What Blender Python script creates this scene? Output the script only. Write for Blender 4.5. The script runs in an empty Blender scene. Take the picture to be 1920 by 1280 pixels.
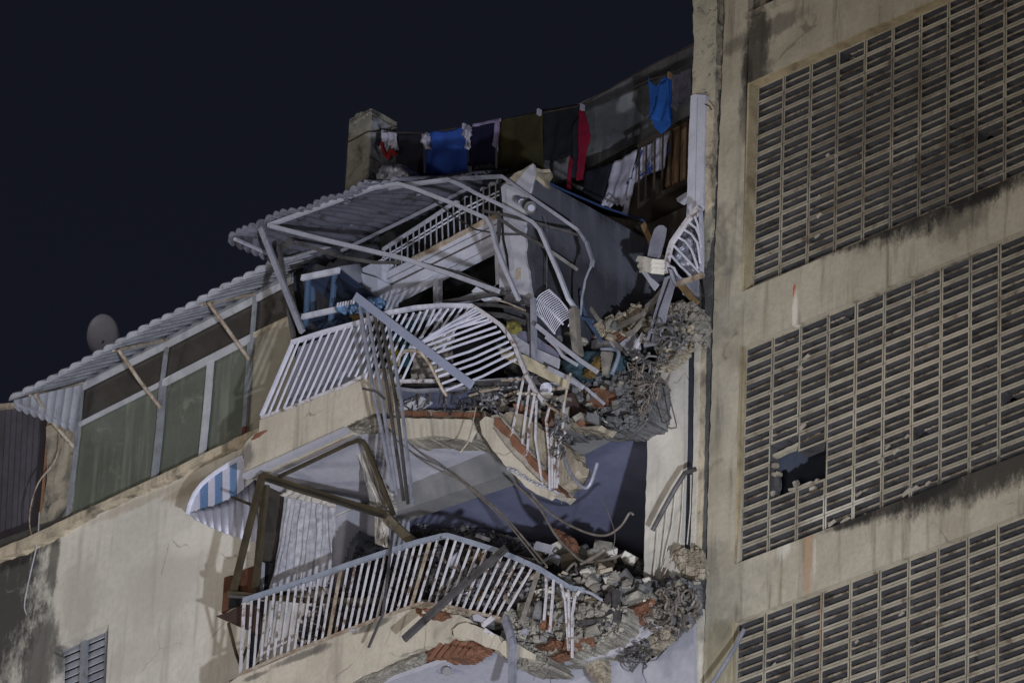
import bpy, bmesh, math, random
from mathutils import Vector, Matrix, noise
R = random.Random(7)
scene = bpy.context.scene
COL = scene.collection

# ------------------------------------------------------------------ camera
def unit(v):
    l = math.sqrt(sum(a*a for a in v)); return [a/l for a in v]
def dot(a, b): return sum(p*q for p, q in zip(a, b))
FPX = 11300.0
UP = unit((1010, -20640, FPX))                      # world up seen in (right, down, forward) camera axes
H = unit((-12960, 5560, FPX)); H = unit([h - dot(H, UP)*u for h, u in zip(H, UP)])
AX = [-a for a in H]                                # world X in camera axes
AY = [H[1]*UP[2]-H[2]*UP[1], H[2]*UP[0]-H[0]*UP[2], H[0]*UP[1]-H[1]*UP[0]]   # world Y = H x U
def c2w(d): return Vector((dot(AX, d), dot(AY, d), dot(UP, d)))
ray0 = c2w(unit((400, 0, FPX)))
CAM = Vector((0, 0, 29.5)) - 58.0*ray0
cr, cd, cf = c2w((1, 0, 0)), c2w((0, 1, 0)), c2w((0, 0, 1))
cam_d = bpy.data.cameras.new('camera'); cam = bpy.data.objects.new('camera', cam_d); COL.objects.link(cam)
m = Matrix.Identity(4)
for i in range(3):
    m[i][0] = cr[i]; m[i][1] = -cd[i]; m[i][2] = -cf[i]; m[i][3] = CAM[i]
cam.matrix_world = m
cam_d.sensor_width = 36; cam_d.lens = FPX/1920*36; cam_d.clip_end = 5000; cam_d.clip_start = 1
cam_d.dof.use_dof = True; cam_d.dof.focus_distance = 57.5; cam_d.dof.aperture_fstop = 3.2
scene.camera = cam

# ------------------------------------------------------------------ night sky, floodlight, exposure
world = bpy.data.worlds.new('World'); scene.world = world; world.use_nodes = True
wn = world.node_tree.nodes; wl = world.node_tree.links
bg = wn['Background']
tc = wn.new('ShaderNodeTexCoord'); sp = wn.new('ShaderNodeSeparateXYZ'); rmp = wn.new('ShaderNodeValToRGB')
wl.new(tc.outputs['Generated'], sp.inputs[0]); wl.new(sp.outputs['Z'], rmp.inputs[0]); wl.new(rmp.outputs[0], bg.inputs[0])
rmp.color_ramp.elements[0].position = 0.0; rmp.color_ramp.elements[0].color = (0.011, 0.012, 0.019, 1)
rmp.color_ramp.elements[1].position = 0.6; rmp.color_ramp.elements[1].color = (0.0058, 0.0067, 0.0120, 1)
bg.inputs[1].default_value = 1.0
# the photograph is lit by work lights in the street: one cold floodlight a little to the right of the photographer; three unseen warm lamps added as soft fill
def floodlight(name, loc, aim, watts, colour, radius, cone, blend):
    ld = bpy.data.lights.new(name, 'SPOT'); lo = bpy.data.objects.new(name, ld); COL.objects.link(lo)
    lo.location = loc; lo.rotation_euler = (Vector(aim)-Vector(loc)).to_track_quat('-Z', 'Y').to_euler()
    ld.energy = watts; ld.color = colour; ld.shadow_soft_size = radius
    ld.spot_size = math.radians(cone); ld.spot_blend = blend
floodlight('cold_floodlight', (32.0, -27.0, 1.7), (-2.8, -0.6, 26.9), 104000, (0.86, 0.91, 1.0), 0.3, 17.5, 1.0)
for x, y, w in ((-14, -34, 16500), (8, -40, 15500), (26, -30, 16500)):
    lm = bpy.data.lights.new('warm_fill_lamp', 'POINT'); lo = bpy.data.objects.new('warm_fill_lamp', lm); COL.objects.link(lo)
    lo.location = (x, y, 6.5); lm.energy = w; lm.color = (1.0, 0.93, 0.86); lm.shadow_soft_size = 1.6
scene.view_settings.view_transform = 'Standard'; scene.view_settings.look = 'None'
scene.view_settings.gamma = 1; scene.view_settings.exposure = 0

# ------------------------------------------------------------------ pixel (1920x1280 photograph) -> point on a real plane
def ray(x, y): return c2w(((x-960), (y-640), FPX))
def W(x, y, Y=0.0):
    d = ray(x, y); return CAM + d*((Y-CAM.y)/d.y)
def WX(x, y, X):
    d = ray(x, y); return CAM + d*((X-CAM.x)/d.x)
def WZ(x, y, Z):
    d = ray(x, y); return CAM + d*((Z-CAM.z)/d.z)
def PX(p):
    v = p-CAM; f = v.dot(cf); return (960+FPX*v.dot(cr)/f, 640+FPX*v.dot(cd)/f)

# ------------------------------------------------------------------ objects
wc = {}
def tag(o, label=None, cat=None, group=None, kind=None):
    if label: o['label'] = label
    if cat: o['category'] = cat
    if group: o['group'] = group
    if kind: o['kind'] = kind
    return o
def thing(name, label, cat, group=None):
    o = bpy.data.objects.new(name, None); COL.objects.link(o); o.empty_display_size = 0.1
    return tag(o, label, cat, group)
def mk(name, vf, mat, parent=None, label=None, cat=None, group=None, kind=None, smooth=False):
    vs, fs = vf
    vs = [Vector(v) for v in vs]
    c = Vector((0, 0, 0))
    lo_ = Vector((min(v.x for v in vs), min(v.y for v in vs), min(v.z for v in vs)))
    hi_ = Vector((max(v.x for v in vs), max(v.y for v in vs), max(v.z for v in vs)))
    c = (lo_+hi_)/2
    me = bpy.data.meshes.new(name); me.from_pydata([v-c for v in vs], [], fs)
    me.materials.append(mat)
    if smooth:
        for p in me.polygons: p.use_smooth = True
    me.update()
    o = bpy.data.objects.new(name, me); COL.objects.link(o)
    wc[o] = c
    if parent: o.parent = parent
    return tag(o, label, cat, group, kind)
def join(*vfs):
    V, F = [], []
    for v, f in vfs:
        n = len(V); V += list(v); F += [[i+n for i in q] for q in f]
    return V, F
def box(x0, x1, y0, y1, z0, z1):
    v = [(x, y, z) for x in (x0, x1) for y in (y0, y1) for z in (z0, z1)]
    return v, [(0, 1, 3, 2), (4, 6, 7, 5), (0, 4, 5, 1), (2, 3, 7, 6), (0, 2, 6, 4), (1, 5, 7, 3)]
def fixwind(pts):
    # counter-clockwise when seen from -Y (outside)
    a = sum(pts[i-1].x*pts[i].z - pts[i].x*pts[i-1].z for i in range(len(pts)))
    return pts if a > 0 else pts[::-1]
def prism(pts, off):
    n = len(pts); V = list(pts)+[p+off for p in pts]
    F = [list(range(n)), list(range(2*n-1, n-1, -1))]
    F += [[i, i+n, (i+1) % n+n, (i+1) % n] for i in range(n)]
    return V, F
def jag(poly, step=8, amp=2.0, seed=0, skip=()):
    r = random.Random(seed); out = []
    n = len(poly)
    for i in range(n):
        a, b = poly[i], poly[(i+1) % n]
        L = math.hypot(b[0]-a[0], b[1]-a[1]); k = max(1, int(L/step))
        out.append(tuple(a))
        if i in skip: continue
        for j in range(1, k):
            t = j/k; out.append((a[0]+(b[0]-a[0])*t+r.uniform(-amp, amp), a[1]+(b[1]-a[1])*t+r.uniform(-amp, amp)))
    return out
def tp(poly, Y, th=0.1, jagged=0, step=8, seed=1, skip=()):
    """outline traced on the real plane y = Y, given its real thickness"""
    if jagged: poly = jag(poly, step, jagged, seed, skip)
    pts = fixwind([W(x, y, Y) for x, y in poly])
    if jagged and th > .07:
        n = len(pts); K = max(2, int(th/.06)); K = min(K, 6); V = list(pts); a = .012*jagged+.006
        for k in range(1, K+1):
            for p in pts:
                q = p+Vector((0, th*k/K, 0)); V.append(q+noise.noise_vector(q*9+Vector((seed, 0, 0)))*a*2.2)
        F = [list(range(n)), [n*K+i for i in range(n)][::-1]]
        for k in range(K):
            F += [[k*n+i, (k+1)*n+i, (k+1)*n+(i+1) % n, k*n+(i+1) % n] for i in range(n)]
        return V, F
    return prism(pts, Vector((0, th, 0)))
def tp3(poly, th=0.1, off=None):
    pts = [W(x, y, Y) for x, y, Y in poly]
    return prism(pts, off if off else Vector((0, th, 0)))
def frames(P):
    out = []
    for i, p in enumerate(P):
        a = P[max(0, i-1)]; b = P[min(len(P)-1, i+1)]
        t = (b-a); t = t.normalized() if t.length > 1e-9 else Vector((0, 0, 1))
        out.append(t)
    return out
def bar(P, w, h=None, ref=(0, -1, 0)):
    """rectangular section swept along world points; w across, h along ref"""
    h = h or w; P = [Vector(p) for p in P]; T = frames(P); V = []; ref = Vector(ref)
    for p, t in zip(P, T):
        s = t.cross(ref)
        if s.length < 1e-3: s = t.cross(Vector((1, 0, 0.01)))
        s.normalize(); n = s.cross(t).normalized()
        for a, b in ((-1, -1), (1, -1), (1, 1), (-1, 1)): V.append(p+s*(a*w/2)+n*(b*h/2))
    F = [[0, 1, 2, 3][::-1], [4*(len(P)-1)+k for k in range(4)]]
    for i in range(len(P)-1):
        for k in range(4):
            F.append([4*i+k, 4*i+(k+1) % 4, 4*i+4+(k+1) % 4, 4*i+4+k])
    return V, F
def tube(P, r, seg=6, r2=None):
    P = [Vector(p) for p in P]; T = frames(P); V = []
    n = None
    for i, (p, t) in enumerate(zip(P, T)):
        if n is None:
            n = t.cross(Vector((0.3, -1, 0.2))).normalized()
        n = (n - t*n.dot(t)).normalized(); b = t.cross(n)
        rr = r if r2 is None else r+(r2-r)*i/(len(P)-1)
        for k in range(seg):
            a = 2*math.pi*k/seg; V.append(p+n*(math.cos(a)*rr)+b*(math.sin(a)*rr))
    F = [list(range(seg))[::-1], [seg*(len(P)-1)+k for k in range(seg)]]
    for i in range(len(P)-1):
        for k in range(seg):
            F.append([seg*i+k, seg*i+(k+1) % seg, seg*(i+1)+(k+1) % seg, seg*(i+1)+k])
    return V, F
def P3(pts): return [W(x, y, Y) for x, y, Y in pts]
def smooth_path(pts, k=5, wob=0.0, seed=0):
    """Catmull-Rom through (x, y, Y) control points"""
    r = random.Random(seed); P = [Vector(p) for p in pts]; out = []
    for i in range(len(P)-1):
        p0 = P[max(0, i-1)]; p1 = P[i]; p2 = P[i+1]; p3 = P[min(len(P)-1, i+2)]
        for j in range(k):
            t = j/k
            q = 0.5*((2*p1)+(p2-p0)*t+(2*p0-5*p1+4*p2-p3)*t*t+(3*p1-p0-3*p2+p3)*t**3)
            if wob: q = q+Vector((r.uniform(-wob, wob), r.uniform(-wob, wob), 0))
            out.append(tuple(q))
    out.append(tuple(P[-1])); return out
def along(poly, t):
    L = [0]
    for a, b in zip(poly, poly[1:]): L.append(L[-1]+math.hypot(b[0]-a[0], b[1]-a[1]))
    d = t*L[-1]
    for i in range(len(poly)-1):
        if d <= L[i+1] or i == len(poly)-2:
            u = (d-L[i])/max(1e-9, L[i+1]-L[i]); return tuple(p+(q-p)*u for p, q in zip(poly[i], poly[i+1]))
def hull(points):
    bm = bmesh.new(); vs = [bm.verts.new(p) for p in points]
    g = bmesh.ops.convex_hull(bm, input=vs)
    bmesh.ops.delete(bm, geom=[e for e in g['geom_interior'] if isinstance(e, bmesh.types.BMVert)], context='VERTS')
    bm.verts.index_update(); V = [v.co.copy() for v in bm.verts]; F = [[v.index for v in f.verts] for f in bm.faces]
    bm.free(); return V, F
def rock(c, sx, sy, sz, seed, n=11, rot=None):
    r = random.Random(seed); pts = []
    rot = rot or (r.uniform(0, 6.3), r.uniform(-.5, .5), r.uniform(-.6, .6))
    M_ = Matrix.Rotation(rot[0], 3, 'Z') @ Matrix.Rotation(rot[1], 3, 'X') @ Matrix.Rotation(rot[2], 3, 'Y')
    for k in range(8):
        s = Vector(((1 if k & 1 else -1), (1 if k & 2 else -1), (1 if k & 4 else -1)))
        pts.append(Vector((s.x*sx*r.uniform(.55, 1), s.y*sy*r.uniform(.55, 1), s.z*sz*r.uniform(.55, 1)))/2)
    for k in range(n-8): pts.append(Vector((r.uniform(-1, 1)*sx, r.uniform(-1, 1)*sy, r.uniform(-1, 1)*sz))/1.8)
    return hull([Vector(c)+M_ @ p for p in pts])
def inside(x, y, poly):
    c = False; n = len(poly)
    for i in range(n):
        x1, y1 = poly[i]; x2, y2 = poly[i-1]
        if (y1 > y) != (y2 > y) and x < (x2-x1)*(y-y1)/(y2-y1)+x1: c = not c
    return c
def edist(x, y, poly):
    m_ = 1e9
    for i in range(len(poly)):
        ax, ay = poly[i]; bx, by = poly[i-1]; dx, dy = bx-ax, by-ay
        t = max(0, min(1, ((x-ax)*dx+(y-ay)*dy)/(dx*dx+dy*dy+1e-9)))
        m_ = min(m_, math.hypot(x-ax-dx*t, y-ay-dy*t))
    return m_
def fnoise(p, o=4):
    return noise.fractal(Vector(p), 0.9, 2.1, o)
def lump(poly, Y, amp=0.12, step=4, th=0.25, seed=0, fall=10, freq=0.045, blocky=0.0, Yf=None):
    """broken mass: outline on plane Y, rough relief towards the viewer and a real back"""
    poly = jag(poly, 9, 2.5, seed)
    x0 = min(p[0] for p in poly); x1 = max(p[0] for p in poly); y0 = min(p[1] for p in poly); y1 = max(p[1] for p in poly)
    nx = int((x1-x0)/step)+2; ny = int((y1-y0)/step)+2
    idx = {}; V = []; cells = []
    for j in range(ny):
        for i in range(nx):
            if inside(x0+(i+.5)*step, y0+(j+.5)*step, poly): cells.append((i, j))
    def vid(i, j):
        if (i, j) not in idx:
            x = x0+i*step; y = y0+j*step; d = min(1, edist(x, y, poly)/fall) if inside(x, y, poly) else 0
            q = (x*freq, y*freq, seed*3.1)
            h = fnoise(q)
            if blocky:
                h = h*(1-blocky)+blocky*(noise.cell(Vector((x*freq*1.3+h, y*freq*1.3+h*.7, seed)))*2-1)
            jx = noise.noise(Vector((x*.3, y*.3, seed)))*step*.6; jy = noise.noise(Vector((x*.3, y*.3, seed+9)))*step*.6
            Yb = Yf(x, y) if Yf else Y
            idx[(i, j)] = len(V); V.append(W(x+jx, y+jy, Yb - amp*(0.25+h)*d + (1-d)*amp*.6))
        return idx[(i, j)]
    F = [[vid(i, j), vid(i+1, j), vid(i+1, j+1), vid(i, j+1)][::-1] for i, j in cells]
    n = len(V); B = [v+Vector((0, th, 0)) for v in V]
    cnt = {}
    for f in F:
        for a, b in zip(f, f[1:]+f[:1]): cnt[(a, b)] = 1
    edges = [(a, b) for (a, b) in cnt if (b, a) not in cnt]
    FB = [[i+n for i in f][::-1] for f in F]
    V = V+B; K = 2; ring = {}
    def rv(i, k):
        if k == 0: return i
        if k == K: return i+n
        if (i, k) not in ring:
            q = V[i]*(1-k/K)+V[i+n]*(k/K); ring[(i, k)] = len(V)
            V.append(q+noise.noise_vector(q*6+Vector((seed, 0, 0)))*amp*.5+noise.noise_vector(q*23)*amp*.2)
        return ring[(i, k)]
    side = []
    for a, b in edges:
        for k in range(K): side.append([rv(b, k), rv(a, k), rv(a, k+1), rv(b, k+1)])
    return V, F+FB+side
def cloth(c, nu=16, nv=16, amp=0.03, folds=4, seed=0, sag=0.0, ragged=0.0, th=0.006, drape=0.0):
    """c = four (x,y,Y) corners TL TR BR BL; hangs with vertical folds; closed thin cloth"""
    r = random.Random(seed); ph = [r.uniform(0, 6.3) for _ in range(5)]
    TL, TR, BR, BL = [W(*p) for p in c]; V = []
    for j in range(nv+1):
        v = j/nv
        for i in range(nu+1):
            u = i/nu
            p = (TL*(1-u)+TR*u)*(1-v)+(BL*(1-u)+BR*u)*v
            a = amp*(.35+.65*v)
            uu = u+.9/max(1, folds)*noise.noise(Vector((u*folds*.7, v*1.2, seed*1.7)))
            f = (math.sin(uu*folds*6.283+ph[0]+.5*math.sin(v*3+ph[1]))+.35*math.sin(uu*folds*13+ph[2]+v*2))*(.55+.6*abs(noise.noise(Vector((u*3, v*1.5, seed+5)))))+.9*noise.noise(Vector((u*4, v*4, seed)))
            if drape: f += drape*math.sin(9*v-14*(u-.5)**2+ph[4])*(1-v)*(1-abs(2*u-1))
            p = p+Vector((.25*a*math.cos(u*folds*6.283+ph[3]), -a*f, 0))
            p.z -= sag*4*u*(1-u)*(1-v*.3) if sag else 0
            if ragged and j == nv: p.z += r.uniform(-ragged, ragged)
            if ragged and j == nv-1: p.z += r.uniform(-ragged, ragged)*.3
            V.append(p)
    n = len(V); V += [p+Vector((0, th, 0)) for p in V]; F = []
    w = nu+1
    for j in range(nv):
        for i in range(nu):
            a = j*w+i; F.append([a, a+w, a+w+1, a+1]); F.append([a+n, a+1+n, a+w+1+n, a+w+n])
    for i in range(nu):
        F.append([i, i+1, i+1+n, i+n]); a = nv*w+i; F.append([a, a+n, a+1+n, a+1])
    for j in range(nv):
        a = j*w; F.append([a, a+n, a+w+n, a+w]); a = j*w+nu; F.append([a, a+w, a+w+n, a+n])
    return V, F

def rockmass(poly, Y, n, smin, smax, seed, th=.12):
    """crumbled concrete: many angular lumps broken out of one mass"""
    r = random.Random(seed); vfs = []
    x0 = min(p[0] for p in poly); x1 = max(p[0] for p in poly); y0 = min(p[1] for p in poly); y1 = max(p[1] for p in poly)
    while len(vfs) < n:
        x, y = r.uniform(x0, x1), r.uniform(y0, y1)
        if not inside(x, y, poly): continue
        s = smin+(smax-smin)*r.random()**1.7
        vfs.append(rock(W(x, y, Y-r.uniform(-.02, th)), s*r.uniform(.8, 1.8), s, s*r.uniform(.5, 1.1), seed*997+len(vfs), 11))
    return join(*vfs)
# ------------------------------------------------------------------ materials
def lin(r, g, b):
    return tuple(((c/255)/12.92 if c/255 <= .04045 else ((c/255+.055)/1.055)**2.4) for c in (r, g, b))+(1,)
class NT:
    def __init__(s, name):
        s.m = bpy.data.materials.new(name); s.m.use_nodes = True; s.n = s.m.node_tree.nodes; s.l = s.m.node_tree.links
        s.b = s.n['Principled BSDF']; s.geo = s.n.new('ShaderNodeNewGeometry'); s.pos = s.geo.outputs['Position']
        s.oi = s.n.new('ShaderNodeObjectInfo')
    def put(s, inp, v):
        if hasattr(v, 'links') or isinstance(v, bpy.types.NodeSocket): s.l.new(v, inp)
        else: inp.default_value = v
    def math(s, op, a, b=0.0, c=0.0, clamp=False):
        n = s.n.new('ShaderNodeMath'); n.operation = op; n.use_clamp = clamp
        s.put(n.inputs[0], a); s.put(n.inputs[1], b)
        if len(n.inputs) > 2: s.put(n.inputs[2], c)
        return n.outputs[0]
    def map(s, sc=(1, 1, 1), rot=(0, 0, 0), src=None):
        n = s.n.new('ShaderNodeMapping'); s.l.new(src or s.pos, n.inputs[0])
        n.inputs['Scale'].default_value = sc; n.inputs['Rotation'].default_value = rot; return n.outputs[0]
    def noise(s, scale, det=5, rough=.6, vec=None, dist=0.0):
        n = s.n.new('ShaderNodeTexNoise'); s.l.new(vec or s.pos, n.inputs['Vector'])
        n.inputs['Scale'].default_value = scale; n.inputs['Detail'].default_value = det; n.inputs['Roughness'].default_value = rough
        n.inputs['Distortion'].default_value = dist; return n.outputs['Fac']
    def ramp(s, v, a, b):
        n = s.n.new('ShaderNodeMapRange'); n.interpolation_type = 'SMOOTHSTEP'; s.put(n.inputs[0], v)
        n.inputs[1].default_value = a; n.inputs[2].default_value = b; return n.outputs[0]
    def mix(s, f, a, b):
        n = s.n.new('ShaderNodeMix'); n.data_type = 'RGBA'; s.put(n.inputs[0], f); s.put(n.inputs[6], a); s.put(n.inputs[7], b); return n.outputs[2]
def M(name, col, col2=None, dirt=None, scale=2.0, rough=.8, metal=0.0, bump=.3, bscale=25, bdist=.01, streak=0.0, mott=(.35, .7), dcover=(.55, .75), dscale=3, stains_shade=(), fleck=None, hue=0.0, spec=.3, pits=0.0, cracks=0.0):
    t = NT(name); c = lin(*col)
    c2 = lin(*col2) if col2 else tuple(a*.75 for a in c[:3])+(1,)
    o = t.mix(t.ramp(t.noise(scale, 6, .65), *mott), c, c2)
    fine = t.noise(scale*14, 4, .7)
    o = t.mix(t.math('MULTIPLY', t.ramp(fine, .35, .75), .35), o, tuple(a*.7 for a in c2[:3])+(1,))
    d = lin(*dirt) if dirt else tuple(a*.25 for a in c[:3])+(1,)
    if streak:
        s_ = t.noise(1.0, 6, .6, t.map((7, 7, .55)))
        o = t.mix(t.math('MULTIPLY', t.ramp(s_, .5, .72), streak), o, d)
    if dirt:
        o = t.mix(t.ramp(t.noise(dscale, 7, .7, dist=.4), *dcover), o, d)
    if hue:   # each piece a little lighter or darker than the next
        o = t.mix(t.math('MULTIPLY', t.oi.outputs['Random'], hue), o, tuple(a*.35 for a in c[:3])+(1,))
    for st in stains_shade:   # (X, Z, rx, rz, colour, strength[, skew])
        X, Z, rx, rz, sc, k = st[:6]; skew = st[6] if len(st) > 6 else 0.0
        sx = t.n.new('ShaderNodeSeparateXYZ'); t.l.new(t.pos, sx.inputs[0])
        dx = t.math('SUBTRACT', sx.outputs[0], X); dz = t.math('SUBTRACT', t.math('SUBTRACT', sx.outputs[2], Z), t.math('MULTIPLY', dx, skew))
        a = t.math('POWER', t.math('ABSOLUTE', t.math('DIVIDE', dx, rx)), 2.0); b = t.math('POWER', t.math('ABSOLUTE', t.math('DIVIDE', dz, rz)), 2.0)
        n_ = t.math('MULTIPLY', t.math('SUBTRACT', t.noise(5.5, 9, .78, t.map((1, 1, .5))), .5), 3.6)
        v = t.math('ADD', t.math('SUBTRACT', 1.0, t.math('ADD', a, b)), n_)
        o = t.mix(t.math('MULTIPLY', t.ramp(v, -.35, .75), k), o, lin(*sc))
    if cracks:   # hairline cracks
        w_ = t.n.new('ShaderNodeTexNoise'); t.l.new(t.pos, w_.inputs['Vector']); w_.inputs['Scale'].default_value = 3; w_.inputs['Detail'].default_value = 6
        ad = t.n.new('ShaderNodeMix'); ad.data_type = 'VECTOR'; ad.inputs[0].default_value = .22; t.l.new(t.pos, ad.inputs[4]); t.l.new(w_.outputs['Color'], ad.inputs[5])
        vo = t.n.new('ShaderNodeTexVoronoi'); vo.feature = 'DISTANCE_TO_EDGE'; vo.inputs['Scale'].default_value = 1.1; t.l.new(ad.outputs[1], vo.inputs['Vector'])
        mk_ = t.math('MULTIPLY', t.math('SUBTRACT', 1.0, t.ramp(vo.outputs['Distance'], .002, .009)), t.ramp(t.noise(1.3, 3, .6), .52, .62))
        o = t.mix(t.math('MULTIPLY', mk_, cracks), o, tuple(a*.3 for a in c[:3])+(1,))
    if fleck:
        o = t.mix(t.ramp(t.noise(9, 8, .75), *fleck[1:3]), o, lin(*fleck[0]))
    t.l.new(o, t.b.inputs['Base Color'])
    t.b.inputs['Roughness'].default_value = rough; t.b.inputs['Metallic'].default_value = metal
    t.b.inputs['Specular IOR Level'].default_value = spec
    if bump:
        bn = t.n.new('ShaderNodeBump'); bn.inputs['Strength'].default_value = bump; bn.inputs['Distance'].default_value = bdist
        hgt = t.noise(bscale, 7, .65)
        if pits:
            vo = t.n.new('ShaderNodeTexVoronoi'); t.l.new(t.pos, vo.inputs['Vector']); vo.inputs['Scale'].default_value = 18
            hgt = t.math('ADD', hgt, t.math('MULTIPLY', vo.outputs[0], pits))
        t.l.new(hgt, bn.inputs['Height']); t.l.new(bn.outputs[0], t.b.inputs['Normal'])
    return t.m
def ST(x, y, rx, ry, col, k, Y=0.0, skew=0.0):
    p = W(x, y, Y); return (p.x, p.z, rx/140, ry/171, col, k, skew)
# ================================================================== setting
m_ground = M('asphalt', (60, 60, 62), (48, 48, 50), scale=1, bump=.3)
mk('ground', box(-900, 900, -900, 900, -.3, 0), m_ground, kind='structure')

BLACK = (26, 24, 23)
# ------------------------------------------------------------------ right building
zc = (156, 150, 137)
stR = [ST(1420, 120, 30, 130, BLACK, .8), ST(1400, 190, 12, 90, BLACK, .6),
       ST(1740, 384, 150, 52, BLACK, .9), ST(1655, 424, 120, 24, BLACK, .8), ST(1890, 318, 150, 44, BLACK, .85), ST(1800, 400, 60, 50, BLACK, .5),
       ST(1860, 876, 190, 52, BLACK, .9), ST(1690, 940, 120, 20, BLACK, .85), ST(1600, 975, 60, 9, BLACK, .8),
       ST(1430, 60, 90, 22, (60, 56, 50), .6), ST(1515, 1050, 9, 62, (142, 112, 88), .7), ST(1490, 545, 3, 16, (150, 70, 44), 1), ST(1491, 585, 5, 45, (190, 186, 178), .7),
       ST(1528, 1048, 3, 40, (180, 176, 166), .4), ST(1470, 1020, 14, 28, (190, 188, 182), .5), ST(1350, 1230, 30, 70, (96, 92, 70), .6)]
m_rw = M('stained_beige_render', zc, (134, 127, 113), (88, 82, 70), cracks=.7, scale=1.3, streak=.75, dcover=(.62, .85), stains_shade=stR, bump=.35, bscale=30, fleck=((120, 112, 98), .68, .74))
m_reveal = M('reveal_render', (158, 146, 120), (120, 108, 86), (70, 62, 48), scale=3, streak=.5)
m_block = M('breeze_block_cement', (152, 146, 132), (124, 116, 102), (74, 56, 42), scale=2.5, dcover=(.55, .72), dscale=5, hue=.45, bump=.45, bscale=60, bdist=.006,
            stains_shade=[ST(1735, 470, 200, 45, BLACK, .75), ST(1620, 530, 120, 22, BLACK, .6), ST(1620, 200, 150, 90, (66, 56, 44), .55), ST(1760, 330, 120, 120, (60, 52, 44), .6), ST(1850, 890, 170, 42, BLACK, .75),
                    ST(1530, 1190, 4, 90, (128, 102, 82), .7), ST(1640, 330, 170, 30, (64, 50, 38), .5), ST(1700, 700, 150, 120, (176, 164, 146), .35), ST(1560, 420, 60, 140, (90, 78, 60), .35), ST(1560, 960, 60, 45, (190, 186, 176), .5)])
m_blockshade = M('shaded_block_cement', (76, 76, 80), (58, 58, 62), (36, 33, 31), scale=4, dcover=(.5, .7), dscale=6, hue=.4, bump=.5, bscale=60, bdist=.006)  # block cement darkened for the shade inside the louvres
m_slat = M('rust_stained_slat', (144, 137, 123), (112, 98, 82), (62, 50, 40), scale=4, dscale=4, dcover=(.48, .62), hue=.5, bump=.4)
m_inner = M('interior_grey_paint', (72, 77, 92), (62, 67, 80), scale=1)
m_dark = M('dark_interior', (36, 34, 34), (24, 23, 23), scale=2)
RB = thing('apartment_building', 'beige rendered block on the right with three storeys of louvred breeze block screens', 'building')
def XZ(x, y, Y=0.0): p = W(x, y, Y); return p.x, p.z
XL = XZ(1336, 640)[0]; XP = XZ(1389, 640)[0]; XE = XZ(2020, 640)[0]
g1t = XZ(1399, 158)[1]; g1b = XZ(1387, 549)[1]; g2t = XZ(1391, 650)[1]; g2b = XZ(1377, 1058)[1]; g3t = XZ(1375, 1166)[1]; g3b = g3t-2.6
g0b = XZ(1398, 36)[1]
D = 0.32
mk('pier', tp([(1362, -60), (1350, 230), (1340, 480), (1335, 700), (1329, 869), (1325, 1062), (1317, 1340), (1372, 1340), (1380, 1058), (1389, 640), (1399, 158), (1404, -60)], 0, D, 1.3, 14, 3, skip=(6, 7, 8, 9, 10)), m_rw, RB)
eps = .004
mk('spandrel', box(XP, XE, -eps, D, g1t, g0b), m_rw, RB)
mk('spandrel', box(XP, XE, -eps, D, g2t, g1b), m_rw, RB)
mk('spandrel', box(XP, XE, -eps, D, g3t, g2b), m_rw, RB)
mk('sill_lip', bar([(XP-.02, -.02, g0b-.01), (XE, -.02, g0b-.01)], .06, .07), m_rw, RB)
# recess linings
for (zb, zt, dep) in ((g1b, g1t, .12), (g2b, g2t, .06), (g3b, g3t, .05)):
    mk('reveal', box(XP-.004, XP+.02, -.001, dep+.14, zb, zt), m_reveal, RB)
mk('reveal', box(XP+.02, XE, .002, .26, g1t-.012, g1t+.01), m_reveal, RB)
def block_mesh(kind):
    w, h, d, t = .350, .2, .14, .024
    r = random.Random(kind)
    parts = []
    a, b = w/2-.003, h/2-.0025; tv = .018
    def bx(x0, x1, z0, z1, y0=0, y1=d): parts.append(box(x0, x1, y0, y1, z0, z1))
    bx(-a, a, b-t, b); bx(-a, a, -b, -b+t)
    bx(-a, -a+tv, -b+t, b-t, .002); bx(a-tv, a, -b+t, b-t, .002)
    return join(*parts)
def slat_mesh(kind):
    w, h, d, t = .350, .2, .14, .0215
    a = w/2-.003-.018+.0008; r = random.Random(kind*7)
    n = 8; V = []; F = []
    lo_ = -a; hi_ = a
    if kind == 1: hi_ = a*.2
    if kind == 2: lo_ = -a*.1
    for i in range(n+1):
        x = lo_+(hi_-lo_)*i/n
        ch = r.uniform(0, .016) if kind in (1, 2, 3) else r.uniform(0, .002)
        V += [(x, .003+ch, -.012+ch*.3), (x, .003+ch, .011), (x, d-.01, .014), (x, d-.01, -.003)]
    for i in range(n):
        for k in range(4): F.append([4*i+k, 4*i+4+k, 4*i+4+(k+1) % 4, 4*i+(k+1) % 4])
    F += [[0, 1, 2, 3], [4*n+3, 4*n+2, 4*n+1, 4*n]]
    return V, F
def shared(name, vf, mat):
    me = bpy.data.meshes.new(name); me.from_pydata([Vector(v) for v in vf[0]], [], vf[1]); me.materials.append(mat); me.materials.append(m_blockshade); me.update()
    for p in me.polygons: p.material_index = 0 if max(abs(me.vertices[v].co.y) for v in p.vertices) < .03 else 1   # inner faces darker: recess and soffit shade put into the colour
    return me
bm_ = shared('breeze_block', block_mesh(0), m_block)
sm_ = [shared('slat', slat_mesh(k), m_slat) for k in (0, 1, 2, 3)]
broken_cells = set()
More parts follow.
